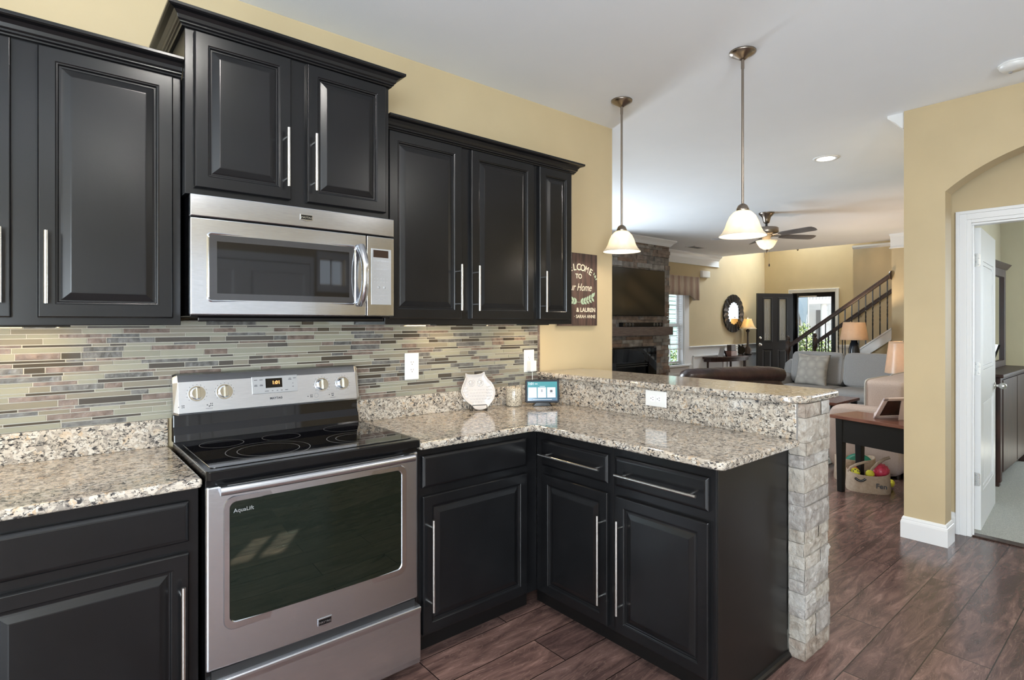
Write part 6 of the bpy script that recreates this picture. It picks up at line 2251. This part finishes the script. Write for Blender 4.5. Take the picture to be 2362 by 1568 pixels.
for z in (0.335, 1.075, 1.80):
    m = MB().prism(rounded([(0.002, z - 0.044), (0.034, z - 0.044), (0.034, z + 0.044), (0.002, z + 0.044)], [0.012, 0.0, 0.0, 0.012]), x0_ - 0.0015, x0_ + 0.0005, 'x')
    m.cyl((x0_ - 0.004, 0.039, z - 0.046), (x0_ - 0.004, 0.039, z + 0.046), 0.0055, n=10)
    h_ = m.build('hinge', M['nickel'], bd_)
    m = MB()
    for dy, dz in ((0.012, -0.03), (0.026, -0.012), (0.012, 0.012), (0.026, 0.03)):
        m.lathe([(0.0, -0.0030), (0.0035, -0.0028), (0.004, -0.001)], (x0_ - 0.0, dy, z + dz), 8, axis='x')
    m.build('screw', M['chrome'], h_)
for s_ in (-1, 1):
    y = 0.0 if s_ < 0 else 0.036
    pr_ = [(0.0, 0.072), (0.014, 0.070), (0.022, 0.060), (0.025, 0.046), (0.018, 0.032), (0.010, 0.026), (0.010, 0.008), (0.026, 0.006), (0.028, 0.0), (0, 0)]
    MB().lathe([(a_, y + s_ * b_) for a_, b_ in pr_], (x0_ + W_ - 0.06, 0, 0.905), 22, axis='y').build('door_knob', M['nickel'], bd_)

ds = thing('dresser', 'dark brown dresser with a framed mirror seen through the arch', 'dresser', (6.38, -1.45, 0.012))
MB().box(5.700, 7.06, -1.655, -1.245, 0.10, 0.93).build('carcass', M['espresso'], ds, 0.003)
MB().box(5.670, 7.09, -1.690, -1.235, 0.93, 0.958).build('top', M['espresso'], ds, 0.006)
for x in (5.70, 7.00):
    for y in (-1.655, -1.30):
        MB().box(x, x + 0.06, y, y + 0.06, 0.012, 0.10).build('leg', M['espresso'], ds, 0.003)
MB().box(5.69, 5.76, -1.667, -1.64, 0.05, 0.93).build('corner_post', M['espresso'], ds, 0.004)
for j in range(2):
    xa = 5.77 + j * 0.65
    MB().panel(((0, -1.655, 0), *BACK), xa, xa + 0.63, 0.13, 0.905, [(0, 0), (0, 0.014), (0.006, 0.018)]).build('door', M['espresso'], ds, 0.001)
mm = MB().box(5.735, 5.80, -1.50, -1.455, 0.958, 1.93).box(6.94, 7.005, -1.50, -1.455, 0.958, 1.93).box(5.80, 6.94, -1.50, -1.455, 1.85, 1.93).box(5.80, 6.94, -1.50, -1.455, 0.958, 1.02)
mf = mm.build('mirror_frame', M['espresso'], ds, 0.003)
MB().prism([(-1.545, 1.975), (-1.40, 1.975), (-1.44, 1.925), (-1.505, 1.925)], 5.70, 7.04, 'x').build('mirror_cornice', M['espresso'], mf, 0.003)
MB().box(5.80, 6.94, -1.478, -1.466, 1.02, 1.85).build('mirror_glass', M['mirror'], mf)
p2 = thing('easel_frame', 'black picture frame leaning on the dresser top', 'picture frame', (5.92, -1.60, 0.958), math.radians(28), local=True)
tb = math.radians(17)
A3 = ((1, 0, 0), (0, math.cos(tb), math.sin(tb)), (0, -math.sin(tb), math.cos(tb)))
MB().obox((0.07, 0.02, 0.125), (0.095, 0.008, 0.125), A3).build('frame', M['black'], p2, 0.003)
MB().obox((0.0, 0.055, 0.075), (0.014, 0.003, 0.085), ((1, 0, 0), (0, 1, -0.45), (0.2, 0.45, 1))).build('easel_leg', M['canvas'], p2)
bl_ = thing('bedside_table', 'dark bedside table reflected in the dresser mirror', 'table', (7.6, -3.6, 0.012))
MB().box(7.35, 7.85, -3.85, -3.40, 0.60, 0.63).build('tabletop', M['espresso'], bl_, 0.003)
for x in (7.38, 7.82):
    for y in (-3.82, -3.43):
        MB().box(x - 0.02, x + 0.02, y - 0.02, y + 0.02, 0.012, 0.60).build('leg', M['espresso'], bl_)
table_lamp('bedside lamp with a glowing shade reflected in the dresser mirror', 7.6, -3.62, 0.63,
           ([(0.0, 0.63), (0.07, 0.63), (0.075, 0.68), (0.05, 0.80), (0.03, 0.92), (0.03, 1.14), (0.0, 1.14)], M['iron'], 24),
           1.16, 1.48, 0.22, 0.19, M['linen'], 42, (1, 0.76, 0.50), group='drum shade lamps')
